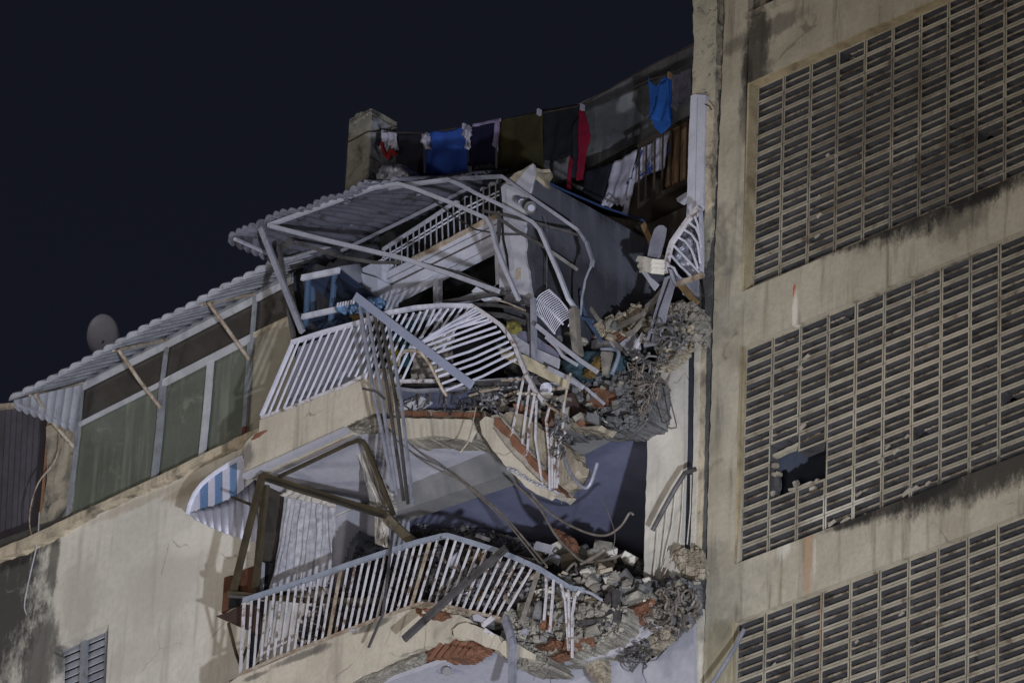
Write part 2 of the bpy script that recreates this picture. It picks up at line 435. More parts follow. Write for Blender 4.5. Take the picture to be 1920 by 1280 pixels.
def grille(zt, zb, dep, label, x0px, holes, nslat):
    g = bpy.data.objects.new('breeze_block_screen', None); COL.objects.link(g); g.parent = RB; g['label'] = label
    x0 = XP+.021; rows = int(round((zt-zb)/.2)); ph = (zt-zb)/rows; wc[g] = Vector((x0, dep, zb))
    cols = int((XE-x0)/.352)+1
    sl = 0
    for c in range(cols):
        for r in range(rows):
            X = x0+.176+c*.352; Z = zt-ph*(r+.5)
            px, py = PX(Vector((X, dep, Z)))
            if px > 1975 or py < -45 or py > 1330: continue
            if any(inside(px, py, h) for h in holes): continue
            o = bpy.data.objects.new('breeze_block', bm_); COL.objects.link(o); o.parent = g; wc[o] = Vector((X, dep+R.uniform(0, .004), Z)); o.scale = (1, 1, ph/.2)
            k = R.random(); kk = 0 if k < .86 else (3 if k < .97 else R.choice((1, 2)))
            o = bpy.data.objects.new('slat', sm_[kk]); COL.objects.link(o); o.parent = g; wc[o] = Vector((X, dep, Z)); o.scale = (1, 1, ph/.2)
hole2 = [(1441, 852), (1495, 828), (1545, 822), (1545, 912), (1441, 940)]
grille(g1t, g1b, .115, 'topmost of the three louvred breeze block screens', 1413, [[(1540, 300), (1560, 285), (1566, 300), (1545, 312)]], 0)
grille(g2t, g2b, .05, 'middle breeze block screen with a large hole broken through it', 1390, [hole2], 0)
grille(g3t, g3b, .04, 'lowest breeze block screen, streaked with rust', 1380, [], 0)
# room behind the screens
zt_, zb_ = g1t+.5, g3b-.6
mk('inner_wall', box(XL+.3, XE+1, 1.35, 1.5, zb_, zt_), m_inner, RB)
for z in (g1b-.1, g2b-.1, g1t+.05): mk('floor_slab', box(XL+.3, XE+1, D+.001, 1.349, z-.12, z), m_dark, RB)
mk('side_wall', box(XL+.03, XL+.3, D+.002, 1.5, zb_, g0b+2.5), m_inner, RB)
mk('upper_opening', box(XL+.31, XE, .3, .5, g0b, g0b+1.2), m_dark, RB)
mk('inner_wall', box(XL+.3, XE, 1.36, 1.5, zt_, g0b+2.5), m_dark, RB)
m_chip = M('pale_cement_fragment', (146, 140, 130), (116, 110, 102), scale=6, bump=.6)
# fragments lying in the hole and stuck to the screens
for i, (x, y, s, h) in enumerate([(1448, 927, .09, .04), (1488, 918, .12, .03), (1493, 908, .05, .1), (1507, 912, .13, .04), (1518, 908, .10, .04), (1532, 905, .09, .05), (1526, 914, .08, .05), (1455, 872, .05, .04), (1457, 888, .07, .03)]):
    o = mk('block_fragment', rock(W(x, y, .10), s, .07, h, 50+i, 11, (0, .2, R.uniform(-.5, .3))), m_chip)
    tag(o, 'small pale cement fragment left at the edge of the hole in the middle screen', 'rubble', 'cement fragments around the hole in the screen')
mk('broken_block', tp([(1446, 893), (1459, 891), (1461, 905), (1458, 925), (1446, 930)], .1, .04, 1.2, 6, 5), m_blockshade, RB)
mk('broken_block', tp([(1446, 868), (1456, 869), (1455, 874), (1446, 876)], .08, .04, .6, 6, 5), m_block, RB)
mk('broken_block', tp([(1446, 885), (1462, 884), (1462, 889), (1446, 891)], .08, .04, .6, 6, 5), m_block, RB)
mk('broken_block', tp([(1446, 852), (1538, 810), (1538, 817), (1500, 834), (1470, 846), (1446, 857)], .09, .06, .8, 8, 5), m_block, RB)
for i, (x, y, s) in enumerate([(1437, 1137, .03), (1552, 291, .05), (1568, 292, .04), (1535, 370, .07), (1536, 404, .07), (1533, 442, .08), (1664, 838, .07), (1680, 845, .1), (1652, 862, .09), (1700, 818, .06), (1610, 925, .08), (1700, 922, .14), (1715, 915, .10), (1740, 905, .07), (1560, 980, .1), (1620, 968, .09), (1585, 975, .12), (1500, 690, .08), (1512, 670, .1), (1504, 800, .09), (1690, 1150, .06), (1760, 1140, .07), (1452, 1245, .06), (1606, 1202, .05)]):
    o = mk('cement_crumb', rock(W(x, y, .045 if y > 560 else .11), s, .03, s*.35, 90+i, 11, (0, 0, -.4)), m_chip)
    tag(o, 'pale crumb of broken cement caught on the ledges of the breeze block screens', 'rubble', 'cement crumbs on the breeze block screens')
# loose cement at the foot of the middle screen
# ================================================================== left building
WALLC = (187, 183, 174)
stL = [ST(0, 1130, 105, 190, (40, 40, 41), .93), ST(75, 1230, 45, 110, (50, 49, 49), .8), ST(100, 1050, 14, 80, (70, 68, 64), .8), ST(40, 1040, 80, 22, BLACK, .8), ST(470, 850, 20, 50, (96, 90, 86), .7),
       ST(345, 915, 40, 34, (150, 142, 128), .7), ST(440, 1180, 60, 70, (160, 152, 140), .5), ST(380, 905, 90, 14, (120, 108, 92), .5), ST(250, 945, 110, 12, (120, 108, 92), .4),  # first patch: awning's cast shadow on the wall put into the colour
       ST(300, 1100, 100, 80, (156, 150, 141), .45), ST(150, 1120, 50, 90, (140, 135, 126), .4), ST(250, 1230, 120, 40, (156, 150, 140), .4), ST(380, 1000, 70, 40, (200, 197, 188), .4)]
m_lw = M('cream_rendered_wall', WALLC, (166, 163, 156), (122, 118, 112), cracks=.6, scale=.9, streak=.45, dcover=(.66, .9), stains_shade=stL, bump=.25, bscale=40, mott=(.3, .8), hue=0)
m_cream = M('cream_balcony_render', (172, 165, 153), (156, 149, 137), (104, 98, 92), cracks=.7, scale=1.5, streak=.5, dcover=(.64, .82), bump=.3, bscale=45,
            stains_shade=[ST(458, 860, 22, 30, (88, 84, 82), .8, -1.2), ST(735, 730, 6, 60, (120, 96, 74), .7, -1.2), ST(560, 1230, 60, 8, (70, 66, 64), .75, -1.2), ST(700, 1172, 40, 7, (60, 58, 56), .75, -1.2), ST(480, 1266, 30, 6, (60, 58, 56), .7, -1.2), ST(600, 1215, 20, 10, (80, 76, 72), .7, -1.2)])
m_sillc = M('ledge_concrete', (178, 166, 146), (130, 122, 108), (56, 54, 50), scale=3, streak=.5, dcover=(.5, .7), bump=.5)
m_lav = M('white_interior_paint', (152, 152, 162), (138, 138, 150), (130, 128, 132), scale=1, dcover=(.66, .85), bump=.1, mott=(.2, .9), stains_shade=[ST(1000, 900, 160, 40, (140, 136, 134), .6, -.3)])
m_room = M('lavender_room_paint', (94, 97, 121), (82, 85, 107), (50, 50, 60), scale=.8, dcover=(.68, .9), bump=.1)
m_conc = M('broken_concrete', (142, 138, 130), (110, 106, 100), (60, 58, 56), scale=5, dcover=(.5, .75), dscale=8, bump=.8, bscale=30, bdist=.015, pits=.3, hue=.35)
m_concw = M('warm_concrete', (150, 141, 126), (120, 111, 98), (72, 66, 60), scale=5, dcover=(.52, .75), dscale=8, bump=.6, bscale=34, bdist=.012, pits=.2, hue=.3)
m_dust = M('grey_dusty_rubble', (112, 112, 114), (82, 82, 86), (40, 40, 42), scale=5, dcover=(.48, .7), dscale=9, bump=.8, bscale=30, bdist=.015, pits=.3, hue=.5)
m_terra = M('terracotta_brick', (118, 82, 64), (96, 66, 51), (80, 60, 50), scale=6, dcover=(.55, .75), dscale=6, bump=.6, bscale=60, hue=.35)
m_mortar = M('mortar', (150, 144, 136), (120, 114, 106), (80, 74, 68), scale=6, bump=.8, bscale=40)
m_dkconc = M('sooty_concrete', (60, 62, 73), (34, 35, 42), (90, 93, 108), scale=2.0, streak=.55, dcover=(.6, .75), dscale=1.6, bump=.4, bscale=30, mott=(.35, .65),
             stains_shade=[ST(1120, 560, 40, 90, (48, 48, 54), .6, 0), ST(1160, 470, 40, 60, (78, 80, 92), .6, .3)])
m_roofw = M('weathered_grey_wall', (96, 97, 102), (70, 71, 76), (28, 28, 30), scale=1.3, streak=.65, dcover=(.5, .75), dscale=1.8, bump=.3, stains_shade=[ST(1175, 190, 22, 22, (130, 132, 136), .7, 2.0), ST(1190, 160, 150, 12, (34, 34, 36), .8, 2.0)])
m_pillar = M('mossy_pillar', (122, 120, 112), (90, 88, 82), (42, 42, 42), scale=3, dcover=(.5, .7), dscale=4, bump=.7, bscale=30)
m_pierw = M('pale_pier_plaster', (186, 182, 176), (168, 164, 156), (110, 104, 96), cracks=.8, scale=1.4, dcover=(.66, .85), streak=.3, bump=.25, bscale=30)
m_white = M('white_siding', (172, 174, 188), (156, 158, 172), (120, 118, 122), scale=2, dcover=(.66, .85), rough=.5, bump=.08)
m_whitep = M('peeling_white_paint', (180, 178, 186), (160, 156, 162), (98, 80, 70), scale=6, rough=.6, dcover=(.52, .62), dscale=9, bump=.3, bscale=60)
m_whitec = M('clean_white_paint', (184, 185, 200), (166, 167, 184), (118, 108, 104), scale=6, rough=.5, dcover=(.6, .74), dscale=9, bump=.1)
m_bluerail = M('blue_grey_paint', (132, 138, 152), (112, 118, 134), (78, 70, 66), scale=6, rough=.5, dcover=(.58, .7), dscale=10, bump=.2)
m_alu = M('grey_aluminium', (148, 150, 164), (122, 124, 138), (78, 76, 78), scale=5, rough=.42, metal=.35, dcover=(.56, .74), dscale=7, bump=.15)
m_alul = M('light_aluminium', (158, 160, 174), (140, 142, 154), (104, 98, 94), scale=5, rough=.45, metal=.2, dcover=(.6, .75), dscale=7, bump=.15)
m_alud = M('dark_aluminium', (86, 84, 86), (64, 62, 62), (44, 42, 40), scale=5, rough=.5, metal=.3, dcover=(.5, .7), dscale=7, bump=.2)
m_bronze = M('bronze_aluminium', (78, 70, 56), (60, 54, 44), (36, 32, 28), scale=4, rough=.45, metal=.3, dcover=(.55, .75), bump=.1)
m_frame = M('window_frame_paint', (126, 129, 136), (102, 105, 112), (92, 88, 80), scale=4, rough=.5, dcover=(.55, .72), dscale=6, bump=.2)
m_framew = M('white_window_frame', (164, 165, 172), (144, 145, 152), (112, 90, 70), scale=4, rough=.5, dcover=(.6, .75), dscale=6, bump=.2)
m_rust = M('rusty_tube', (156, 148, 138), (118, 100, 84), (84, 60, 46), scale=8, rough=.7, dcover=(.5, .7), dscale=14, bump=.5)
m_wire = M('rusty_wire', (104, 104, 108), (78, 76, 78), (50, 44, 40), scale=9, rough=.6, metal=.3, bump=.3)
m_rebar = M('rebar_steel', (120, 114, 110), (92, 84, 78), (60, 48, 40), scale=9, rough=.7, metal=.3, bump=.6)
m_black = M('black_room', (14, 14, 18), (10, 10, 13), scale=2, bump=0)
m_wood = M('splintered_wood', (108, 88, 62), (88, 70, 48), (66, 50, 36), scale=6, rough=.8, bump=.6, bscale=50)
m_greyw = M('grey_timber', (128, 122, 116), (98, 94, 90), (60, 58, 56), scale=7, rough=.85, bump=.7, bscale=60, hue=.4)

LB = thing('collapsed_apartment_building', 'pale apartment building on the left whose balconies and corner have been torn open', 'building')
# ---- main wall with the louvred window opening
def quadrect(a, b, c, d): return [a, b, c, d]
wb = W(99, 1222); # window opening corners
mk('wall', tp([(-60, 1070), (-60, 1420), (88, 1420), (100, 1215), (100, 1000)], 0, .12), m_lw, LB)
mk('wall', tp([(100, 996), (100, 1213.6), (204, 1168), (204, 940)], 0, .12), m_lw, LB)
mk('wall', tp([(204, 936), (204, 1169), (192, 1420), (640, 1420), (640, 1100), (700, 1000), (720, 910), (640, 930), (560, 900), (482, 812)], .0008, .3), m_lw, LB)
mk('ledge', tp([(-60, 1066), (-60, 1052), (60, 1002), (127, 970), (300, 890), (462, 811), (485, 801), (484, 812), (330, 889), (190, 950), (100, 1003), (40, 1032)], -.09, .12, .6, 12, 4), m_sillc, LB)
mk('wall', tp([(86, 800), (152, 770), (130, 972), (70, 1000), (88, 900)], .03, .25, 0), M('stained_column', (150, 142, 128), (104, 100, 92), (46, 46, 46), scale=3, dcover=(.45, .65), streak=.6), LB)
mk('ledge', tp([(-60, 1052), (-60, 1034), (70, 985), (128, 966), (128, 970), (60, 1001)], .0, .1, .6, 12, 4), M('black_mouldy_ledge', (70, 68, 64), (46, 45, 44), scale=4, bump=.5), LB)
# window at bottom left
wn_ = thing('louvred_window', 'grey louvred window set deep in the cream wall at the lower left', 'window')
mk('reveal', tp([(99, 1216), (104, 1226), (98, 1420), (87, 1420)], .01, .14), m_lw, wn_)
mk('frame', bar(P3([(104, 1226, .13), (96, 1420, .13)]), .05, .05), m_frame, wn_)
mk('frame', bar(P3([(103, 1224, .132), (204, 1180, .132)]), .045, .05), m_frame, wn_)
mk('frame', bar(P3([(159, 1199, .12), (151, 1420, .12)]), .075, .05), m_frame, wn_)
mk('frame', bar(P3([(203, 1181, .131), (196, 1420, .131)]), .04, .05), m_frame, wn_)
m_glass = M('frosted_pane', (158, 160, 170), (136, 138, 150), (60, 60, 66), scale=5, rough=.35, bump=.05, streak=.3)
for k in range(12):
    for (a, b) in ((107, 155), (163, 200)):
        y = 1234+k*14.5 if a == 107 else 1207+k*14.5
        p, q = W(a-k*.5, y, .16), W(b-k*.5, y-(b-a)*.42, .16)
        mk('louvre', prism([p, q, q+Vector((0, .035, .09)), p+Vector((0, .035, .09))], Vector((0, .006, -.004))), m_glass, wn_)
mk('back', tp([(95, 1215), (92, 1420), (204, 1420), (210, 1165)], .4, .05), m_dark, wn_)

# ---- neighbour wall of corrugated sheet at far left
nb = thing('corrugated_sheet_wall', 'dark purple-grey corrugated sheet wall at the far left edge', 'wall')
m_corr = M('dark_corrugated_sheet', (64, 61, 68), (50, 47, 54), (44, 36, 34), scale=2, rough=.7, streak=.5, bump=.3)
V, F = [], []
for i in range(60):
    u = i/59; x0_, x1_ = -70, 90
    xt = x0_+(x1_-x0_)*u; a = .02*math.sin(i*1.57)
    V += [W(xt, 763+ .0*xt, .35)+Vector((0, a, 0)), W(xt-14, 1048-.38*(xt), .35)+Vector((0, a, 0))]
    V += [v+Vector((0, .02, 0)) for v in V[-2:]]
for i in range(59):
    k = 4*i; F += [[k, k+1, k+5, k+4], [k+2, k+6, k+7, k+3], [k, k+4, k+6, k+2], [k+1, k+3, k+7, k+5]]
mk('sheet', (V, F), m_corr, nb)
mk('capping', bar(P3([(-60, 768, .3), (30, 760, .3), (88, 752, .3)]), .05, .06), m_rust, nb)
mk('pipe', tube(P3([(92, 770, .05), (86, 860, .05), (78, 950, .05), (70, 1005, .02)]), .018), M('brown_downpipe', (122, 88, 66), (92, 66, 50), scale=5, rough=.6), nb)
tag(mk('hanging_cable', tube(P3(smooth_path([(112, 800, -.02), (105, 860, -.05), (72, 905, -.06), (56, 960, -.06), (60, 1005, -.06), (82, 1024, -.06)])), .007), m_rust), 'thin pale cable looping down beside the rusty pipe at the left edge', 'cable')
tag(mk('hanging_cable', tube(P3(smooth_path([(74, 960, -.03), (70, 1015, -.06), (58, 1070, -.05), (46, 1130, -.05), (50, 1152, -.03)])), .007), m_framew), 'thin white cable hanging down the blackened lower left wall', 'cable')

# ---- glazed-in balcony
gz = thing('glazed_balcony_front', 'long glazed balcony front of green-grey panes under the left metal awning', 'window')
m_pg = M('green_frosted_pane', (86, 90, 81), (77, 81, 73), (114, 118, 108), scale=2, rough=.3, streak=.7, bump=.15, bscale=8, bdist=.02, spec=.5)  # pale streaks: pane pattern and curtain, with reflections put into the colour
m_pd = M('dark_tinted_pane', (62, 58, 54), (52, 49, 46), (50, 48, 46), scale=2, rough=.25, streak=.35, bump=.05, spec=.5)
m_pb = M('beige_roller_panel', (138, 134, 122), (124, 120, 108), (96, 92, 84), scale=3, rough=.8, bump=.2)
def pane(poly, mat, Y=.06, nm='pane'): mk(nm, tp(poly, Y, .012), mat, gz)
pane([(156, 728), (312, 645), (302, 716), (147, 792)], m_pd); pane([(315, 644), (476, 560), (470, 630), (306, 714)], m_pd)
pane([(480, 556), (545, 522), (560, 590), (474, 627)], m_pd)
pane([(146, 798), (302, 722), (290, 893), (128, 970)], m_pg)
pane([(313, 722), (390, 682), (376, 852), (298, 890)], m_pg); pane([(401, 676), (468, 640), (456, 814), (386, 848)], m_pg)
pane([(474, 634), (548, 598), (560, 760), (462, 812)], m_pb, nm='panel')
def fr(pts, w, mat=m_frame, d=.03, nm='frame'): mk(nm, bar(P3(pts), w, d), mat, gz)
fr([(154, 722, .03), (141, 860, .03), (127, 971, .03)], .05); fr([(314, 641, .03), (304, 716, .03)], .045)
fr([(306, 712, .02), (300, 800, .02), (290, 895, .02)], .09); fr([(395, 678, .021), (388, 765, .021), (379, 853, .021)], .085, m_framew)
fr([(479, 552, .02), (472, 640, .02)], .045); fr([(470, 634, .021), (464, 720, .021), (458, 813, .021)], .06)
fr([(150, 728, .028), (315, 645, .028), (478, 561, .028), (548, 524, .028)], .07, m_framew); fr([(150, 719, .03), (315, 635, .03), (478, 550, .03), (548, 512, .03)], .05)
fr([(148, 796, .029), (302, 719, .029)], .045, m_framew); fr([(306, 718, .015), (470, 634, .015)], .085, m_framew); fr([(470, 631, .029), (552, 592, .029)], .05, m_sillc)
mk('rusty_foot', bar(P3([(459, 800, -.01), (457, 815, -.01)]), .055, .02), M('dark_red_rust', (92, 48, 40), (66, 36, 32), scale=8), gz)
mk('curtain', cloth([(150, 740, .16), (470, 575, .16), (458, 812, .16), (130, 970, .16)], 60, 6, .03, 14, 4), M('olive_curtain', (92, 90, 78), (76, 74, 64), scale=2), gz)
mk('wall', tp([(140, 700), (555, 480), (575, 800), (125, 985)], .3, .1), m_dark, gz)
for k, (y0, a) in enumerate([((-2), 0)]): pass

# ---- left metal awning of overlapping strips
aw = thing('metal_awning', 'long white metal strip awning over the glazed balcony front', 'awning')
m_aw = M('awning_white_metal', (158, 160, 170), (132, 133, 143), (92, 86, 80), scale=3, rough=.5, metal=.1, dcover=(.55, .75), dscale=5, streak=.3, bump=.15, hue=.22)
def strip_awning(root, lipA, lipB, bckA, bckB, n, mat, crumple=0.0, seed=0, overl=1.14, bulge=.035, end=.03):
    """strips run from the wall line (bck) to the lip; each an arched shell with a rounded free end"""
    r = random.Random(seed)
    for i in range(n):
        u0 = i/n; u1 = (i+overl)/n; S = 6; K = 5; V = []
        for j in range(K+1):
            v = j/K; 
            for s in range(S+1):
                u = u0+(u1-u0)*s/S
                A = along(bckA, u) if 0 <= u <= 1 else along(bckA, min(1, u)); B = along(lipA, min(1, u))
                a_ = W(*A); b_ = W(*B)
                p = a_+(b_-a_)*v
                arch = math.sin(math.pi*s/S)
                if j == K: p = p+(b_-a_).normalized()*end*arch
                p = p+Vector((0, 0, bulge*arch+i*0))
                if crumple:
                    q = noise.noise_vector(Vector((u*7, v*3, seed)))*crumple; p = p+q
                V.append(p)
        n0 = len(V); V += [p+Vector((0, 0, .012)) for p in V]; w = S+1; F = []
        for j in range(K):
            for s in range(S):
                a = j*w+s; F += [[a, a+1, a+w+1, a+w], [a+n0, a+w+n0, a+w+1+n0, a+1+n0]]
        for s in range(S): a = K*w+s; F += [[a, a+1, a+1+n0, a+n0]]; F += [[s, s+n0, s+1+n0, s+1]]
        for j in range(K): a = j*w; F += [[a, a+w, a+w+n0, a+n0]]; a = j*w+S; F += [[a, a+n0, a+w+n0, a+w]]
        mk('strip', (V, F), mat, root, smooth=True)
strip_awning(aw, [(18, 752, -1.0), (130, 692, -1.0), (262, 622, -1.0), (400, 553, -1.0), (520, 492, -1.0)], None,
             [(157, 716, .0), (313, 634, .0), (478, 549, .0), (660, 455, .0)], None, 23, m_aw, .02, 3, 1.16, .05, .05)
ch = [(24, 758, -.98), (60, 742, -.72), (157, 719, -.02), (148, 800, -.02), (138, 806, -.05), (60, 775, -.74)]
def cheek(root, A, B, C_, D_, n, mat):
    # vertical grooved cheek: top edge A->B, bottom edge D->C with scallops
    A, B, C_, D_ = [W(*p) for p in (A, B, C_, D_)]
    for i in range(n):
        u0, u1 = i/n, (i+1.0)/n; V = []
        for s in range(7):
            u = u0+(u1-u0)*s/6; t = A+(B-A)*u; b = D_+(C_-D_)*u
            arch = math.sin(math.pi*s/6)
            b = b+Vector((0, 0, -.045*arch)); o = Vector((.015*arch, 0, 0)); V += [t+o, b+o, t+o+Vector((-.006, 0, 0)), b+o+Vector((-.006, 0, 0))]
        F = []
        for s in range(6):
            k = 4*s; F += [[k, k+1, k+5, k+4], [k+2, k+6, k+7, k+3], [k, k+4, k+6, k+2], [k+1, k+3, k+7, k+5]]
        mk('cheek_strip', (V, F), mat, root)
cheek(aw, (26, 750, -.98), (156, 720, -.02), (142, 806, -.02), (28, 762, -.98), 8, m_aw)
mk('arm', tube(P3([(56, 742, -.75), (110, 728, -.3), (155, 717, 0)]), .018), m_rust, aw)
mk('arm', tube(P3([(212, 657, -.8), (313, 637, 0)]), .018), m_rust, aw); mk('arm', tube(P3([(378, 571, -.8), (477, 551, 0)]), .018), m_rust, aw)
mk('arm', tube(P3([(32, 758, -.95), (138, 800, -.05)]), .02), m_alul, aw)
for p in (((66, 740, -.76), (92, 783, -.4), (138, 837, -.02)), ((222, 655, -.8), (262, 714, -.4), (300, 763, .0)), ((391, 567, -.8), (430, 622, -.4), (467, 673, .0))):
    mk('brace', tube(P3(p), .021, 8), m_rust, aw)
# satellite dish
sd = thing('satellite_dish', 'blurred grey satellite dish standing on the roof behind the left awning', 'dish')
c0 = W(193, 628, 2.5); V, F = [c0+Vector((-.02, .08, -.02))], []
dx_ = (W(222, 622, 2.5)-W(164, 634, 2.5))*.5; dz_ = (W(190, 589, 2.5)-W(196, 668, 2.5))*.5
for k in range(1, 5):
    for s in range(24):
        a = s/24*6.2832; q = k/4
        V.append(c0+dx_*math.cos(a)*q+dz_*math.sin(a)*q+Vector((-.01, .09*(1-q*q), 0)))
for s in range(24): F.append([0, 1+s, 1+(s+1) % 24])
for k in range(3):
    for s in range(24): a = 1+k*24+s; b = 1+k*24+(s+1) % 24; F.append([a, a+24, b+24, b])
n0 = len(V); V += [v+Vector((0, .015, 0)) for v in V]; F += [[i+n0 for i in f][::-1] for f in F[:]]
for s in range(24): a = 73+s; b = 73+(s+1) % 24; F.append([a, b, b+n0, a+n0])
mk('bowl', (V, F), M('dish_grey', (128, 128, 142), (116, 116, 128), scale=1, rough=.6, bump=0), sd, smooth=True)
mk('mast', tube(P3([(195, 640, 2.6), (194, 720, 2.6)]), .03), m_alud, sd)

# ---- upper balcony slab, kerb beam and underside
XSL = W(457, 892, -1.2).x; ZS = (W(457, 892, -1.2).z+W(600, 826, -1.2).z)/2
UB = thing('upper_balcony', 'cream upper balcony slab, cracked off at its right end', 'balcony')
mk('kerb', tp([(487, 787), (540, 768), (647, 721), (690, 699), (712, 690), (735, 694), (737, 772), (706, 778), (693, 792), (672, 797), (650, 803), (560, 846), (457, 892), (457, 838), (463, 826), (485, 808)], -1.2, .14, .8, 8, 11, skip=(0, 1, 2, 10, 11)), m_cream, UB)
mk('drip_edge', bar([W(459, 893, -1.21), W(650, 806, -1.21)], .05, .06), m_lav, UB)
mk('slab', box(XSL+.02, W(742, 800, -1.2).x, -1.058, -.004, ZS-.01, ZS+.14), m_lav, UB)
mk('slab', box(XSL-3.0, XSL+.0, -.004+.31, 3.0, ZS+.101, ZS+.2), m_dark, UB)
XR = W(880, 830, -.9).x
mk('slab', prism([Vector((W(743, 800, -1.2).x, -1.12, ZS-.012)), Vector((XR, -1.0, ZS+.02)), Vector((XR+.9, -.55, ZS-.03)), Vector((XR+1.7, .29, ZS-.012)), Vector((W(743, 800, -1.2).x, .29, ZS-.012))], Vector((0, 0, .13))), m_lav, UB)
mk('broken_edge', lump([(650, 800), (672, 788), (700, 776), (716, 778), (712, 800), (690, 806), (664, 808)], -1.26, .06, 3, .1, 21, 5), m_conc, UB)
mk('broken_edge', lump([(727, 690), (738, 695), (740, 740), (738, 776), (728, 770)], -1.2, .05, 3, .12, 22, 5), m_concw, UB)
mk('broken_tile', tp([(480, 812), (499, 806), (484, 818), (470, 824)], -1.22, .03, .6, 5, 3), m_terra, UB)
# lintel band + opening + room behind the lower balcony
mk('lintel', tp([(612, 975), (722, 926), (905, 832), (1215, 700), (1215, 760), (1000, 872), (742, 960), (700, 985), (640, 1010)], .0, .22), M('grey_lintel', (112, 112, 114), (102, 102, 106), (84, 83, 84), scale=1.5, dcover=(.6, .8)), LB)
mk('side_wall', tp([(612, 975), (735, 925), (735, 1100), (600, 1160)], -.0035, .25), m_lav, LB)
XRM = W(700, 1000, 0).x; XPI = W(1212, 900, 0).x; XPR = W(1322, 900, 0).x
ZF = W(452, 1266, -1.2).z
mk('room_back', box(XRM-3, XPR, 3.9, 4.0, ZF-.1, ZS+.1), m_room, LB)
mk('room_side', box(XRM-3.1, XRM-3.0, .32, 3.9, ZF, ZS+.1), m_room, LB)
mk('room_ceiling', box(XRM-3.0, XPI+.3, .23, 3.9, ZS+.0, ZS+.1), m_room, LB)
mk('room_floor', box(XRM-3.0, XPI+.3, .33, 3.9, ZF-.2, ZF-.1), m_dust, LB)
mk('upper_floor', box(XRM+.9, XPI-.1, .35, 3, ZS+.301, ZS+.33), m_dust, LB)
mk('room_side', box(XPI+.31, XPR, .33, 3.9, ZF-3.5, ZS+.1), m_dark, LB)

# ---- party pier beside the gap
PR = 'pier'
mk(PR, tp([(1213, 700), (1285, 640), (1283, 830), (1275, 1105), (1207, 1090), (1209, 980), (1214, 850)], 0, .05, .7, 14, 31, skip=(1, 2)), m_pierw, LB)
mk('pier_body', tp([(1216, 705), (1262, 670), (1258, 1095), (1211, 1085)], .052, .25), m_pierw, LB)
mk('chase', tp([(1286, 620), (1300, 615), (1298, 880), (1296, 1050), (1279, 1060)], .055, .1), M('navy_channel', (42, 45, 58), (32, 34, 44), scale=4), LB)
m_strip = M('pale_strip', (184, 180, 172), (160, 154, 142), (110, 102, 90), scale=3, dcover=(.58, .75), bump=.4)
mk('trim', tp([(1302, 623), (1313, 618), (1308, 900), (1302, 1060), (1292, 1075), (1299, 900)], .02, .05, .5, 14, 32), m_strip, LB)
mk('trim', tp([(1312, 622), (1323, 612), (1319, 900), (1313, 1060), (1305, 1066), (1309, 900)], .03, .02, .8, 10, 33), m_sillc, LB)
m_gapc = M('dark_mortar_strip', (82, 82, 84), (62, 62, 64), (44, 44, 44), scale=4, bump=1, bscale=30, bdist=.02)
mk('joint_face', tp([(1338, 170), (1349, 168), (1340, 480), (1334, 640), (1327, 869), (1323, 1062), (1316, 1340), (1291, 1340), (1298, 1060), (1316, 800), (1322, 560), (1312, 480), (1322, 380), (1334, 300)], .045, .25, .8, 12, 34), m_gapc, LB)
mk('joint_void', tp([(1345, -60), (1380, -60), (1345, 1340), (1300, 1340)], .31, .05), m_black, LB)
mk(PR, tp([(1298, -60), (1345, -60), (1343, 100), (1341, 175), (1338, 300), (1334, 420), (1322, 500), (1312, 500), (1322, 380), (1326, 210), (1297, 182), (1301, 90)], .0, .3, 1.2, 10, 35, skip=(0,)), M('upper_pier_render', (158, 152, 136), (130, 126, 114), (84, 82, 78), scale=3, dcover=(.54, .66), dscale=3.5, bump=.7, fleck=((84, 84, 84), .58, .6)), LB)
mk('wall', tp([(1300, 500), (1345, 480), (1340, 640), (1300, 640)], .25, .2), m_gapc, LB)
# lower trims / wall under pier
mk('wall', tp([(1280, 1095), (1303, 1085), (1300, 1340), (1180, 1340), (1215, 1240), (1240, 1220), (1262, 1160)], .02, .25, 1.5, 8, 36, skip=(1, 2)), m_lav, LB)
mk('trim', tp([(1302, 1150), (1318, 1140), (1316, 1340), (1296, 1340)], .0, .04, .6, 10, 37), m_strip, LB)

# ---- upper flat: rear wall with white siding, black windows, terrace grille
mk('siding', tp([(707, 518), (933, 405), (930, 455), (820, 512), (711, 563)], -.02, .1), m_white, LB)
for (a, b) in (((708, 532), (932, 419)), ((709, 545), (931, 436))):
    mk('siding_groove', bar([W(a[0], a[1], -.024), W(b[0], b[1], -.024)], .012, .012), m_alud, LB)
mk('siding_board', tp([(708, 519), (933, 406), (932, 418), (708, 531)], -.035, .02), m_white, LB)
mk('siding_board', tp([(710, 547), (931, 438), (930, 452), (711, 562)], -.045, .03), m_white, LB)
mk('lintel_strip', tp([(716, 566), (930, 461), (930, 468), (718, 575)], -.03, .06), m_white, LB)
mk('gutter', tp([(766, 486), (936, 395), (938, 404), (770, 493)], -.05, .06, 1, 10, 4), m_rust, LB)
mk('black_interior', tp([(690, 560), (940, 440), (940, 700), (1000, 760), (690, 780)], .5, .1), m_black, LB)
mk('window_post', bar(P3([(821, 503, .0), (821, 590, .0), (822, 670, .0)]), .075, .06), m_white, LB)
mk('window_post', bar(P3([(934, 455, .0), (937, 545, .0)]), .05, .06), m_white, LB)
mk('window_rail', bar(P3([(760, 606, .0), (880, 560, .0), (940, 540, .0)]), .07, .06), m_alul, LB)
mk('wall_box', tp([(674, 505), (716, 485), (714, 562), (708, 520), (676, 512)], -.1, .2), m_white, LB)
mk('cabinet', tp([(672, 520), (677, 512), (708, 521), (709, 562), (700, 570), (673, 547)], -.25, .3), m_white, LB)
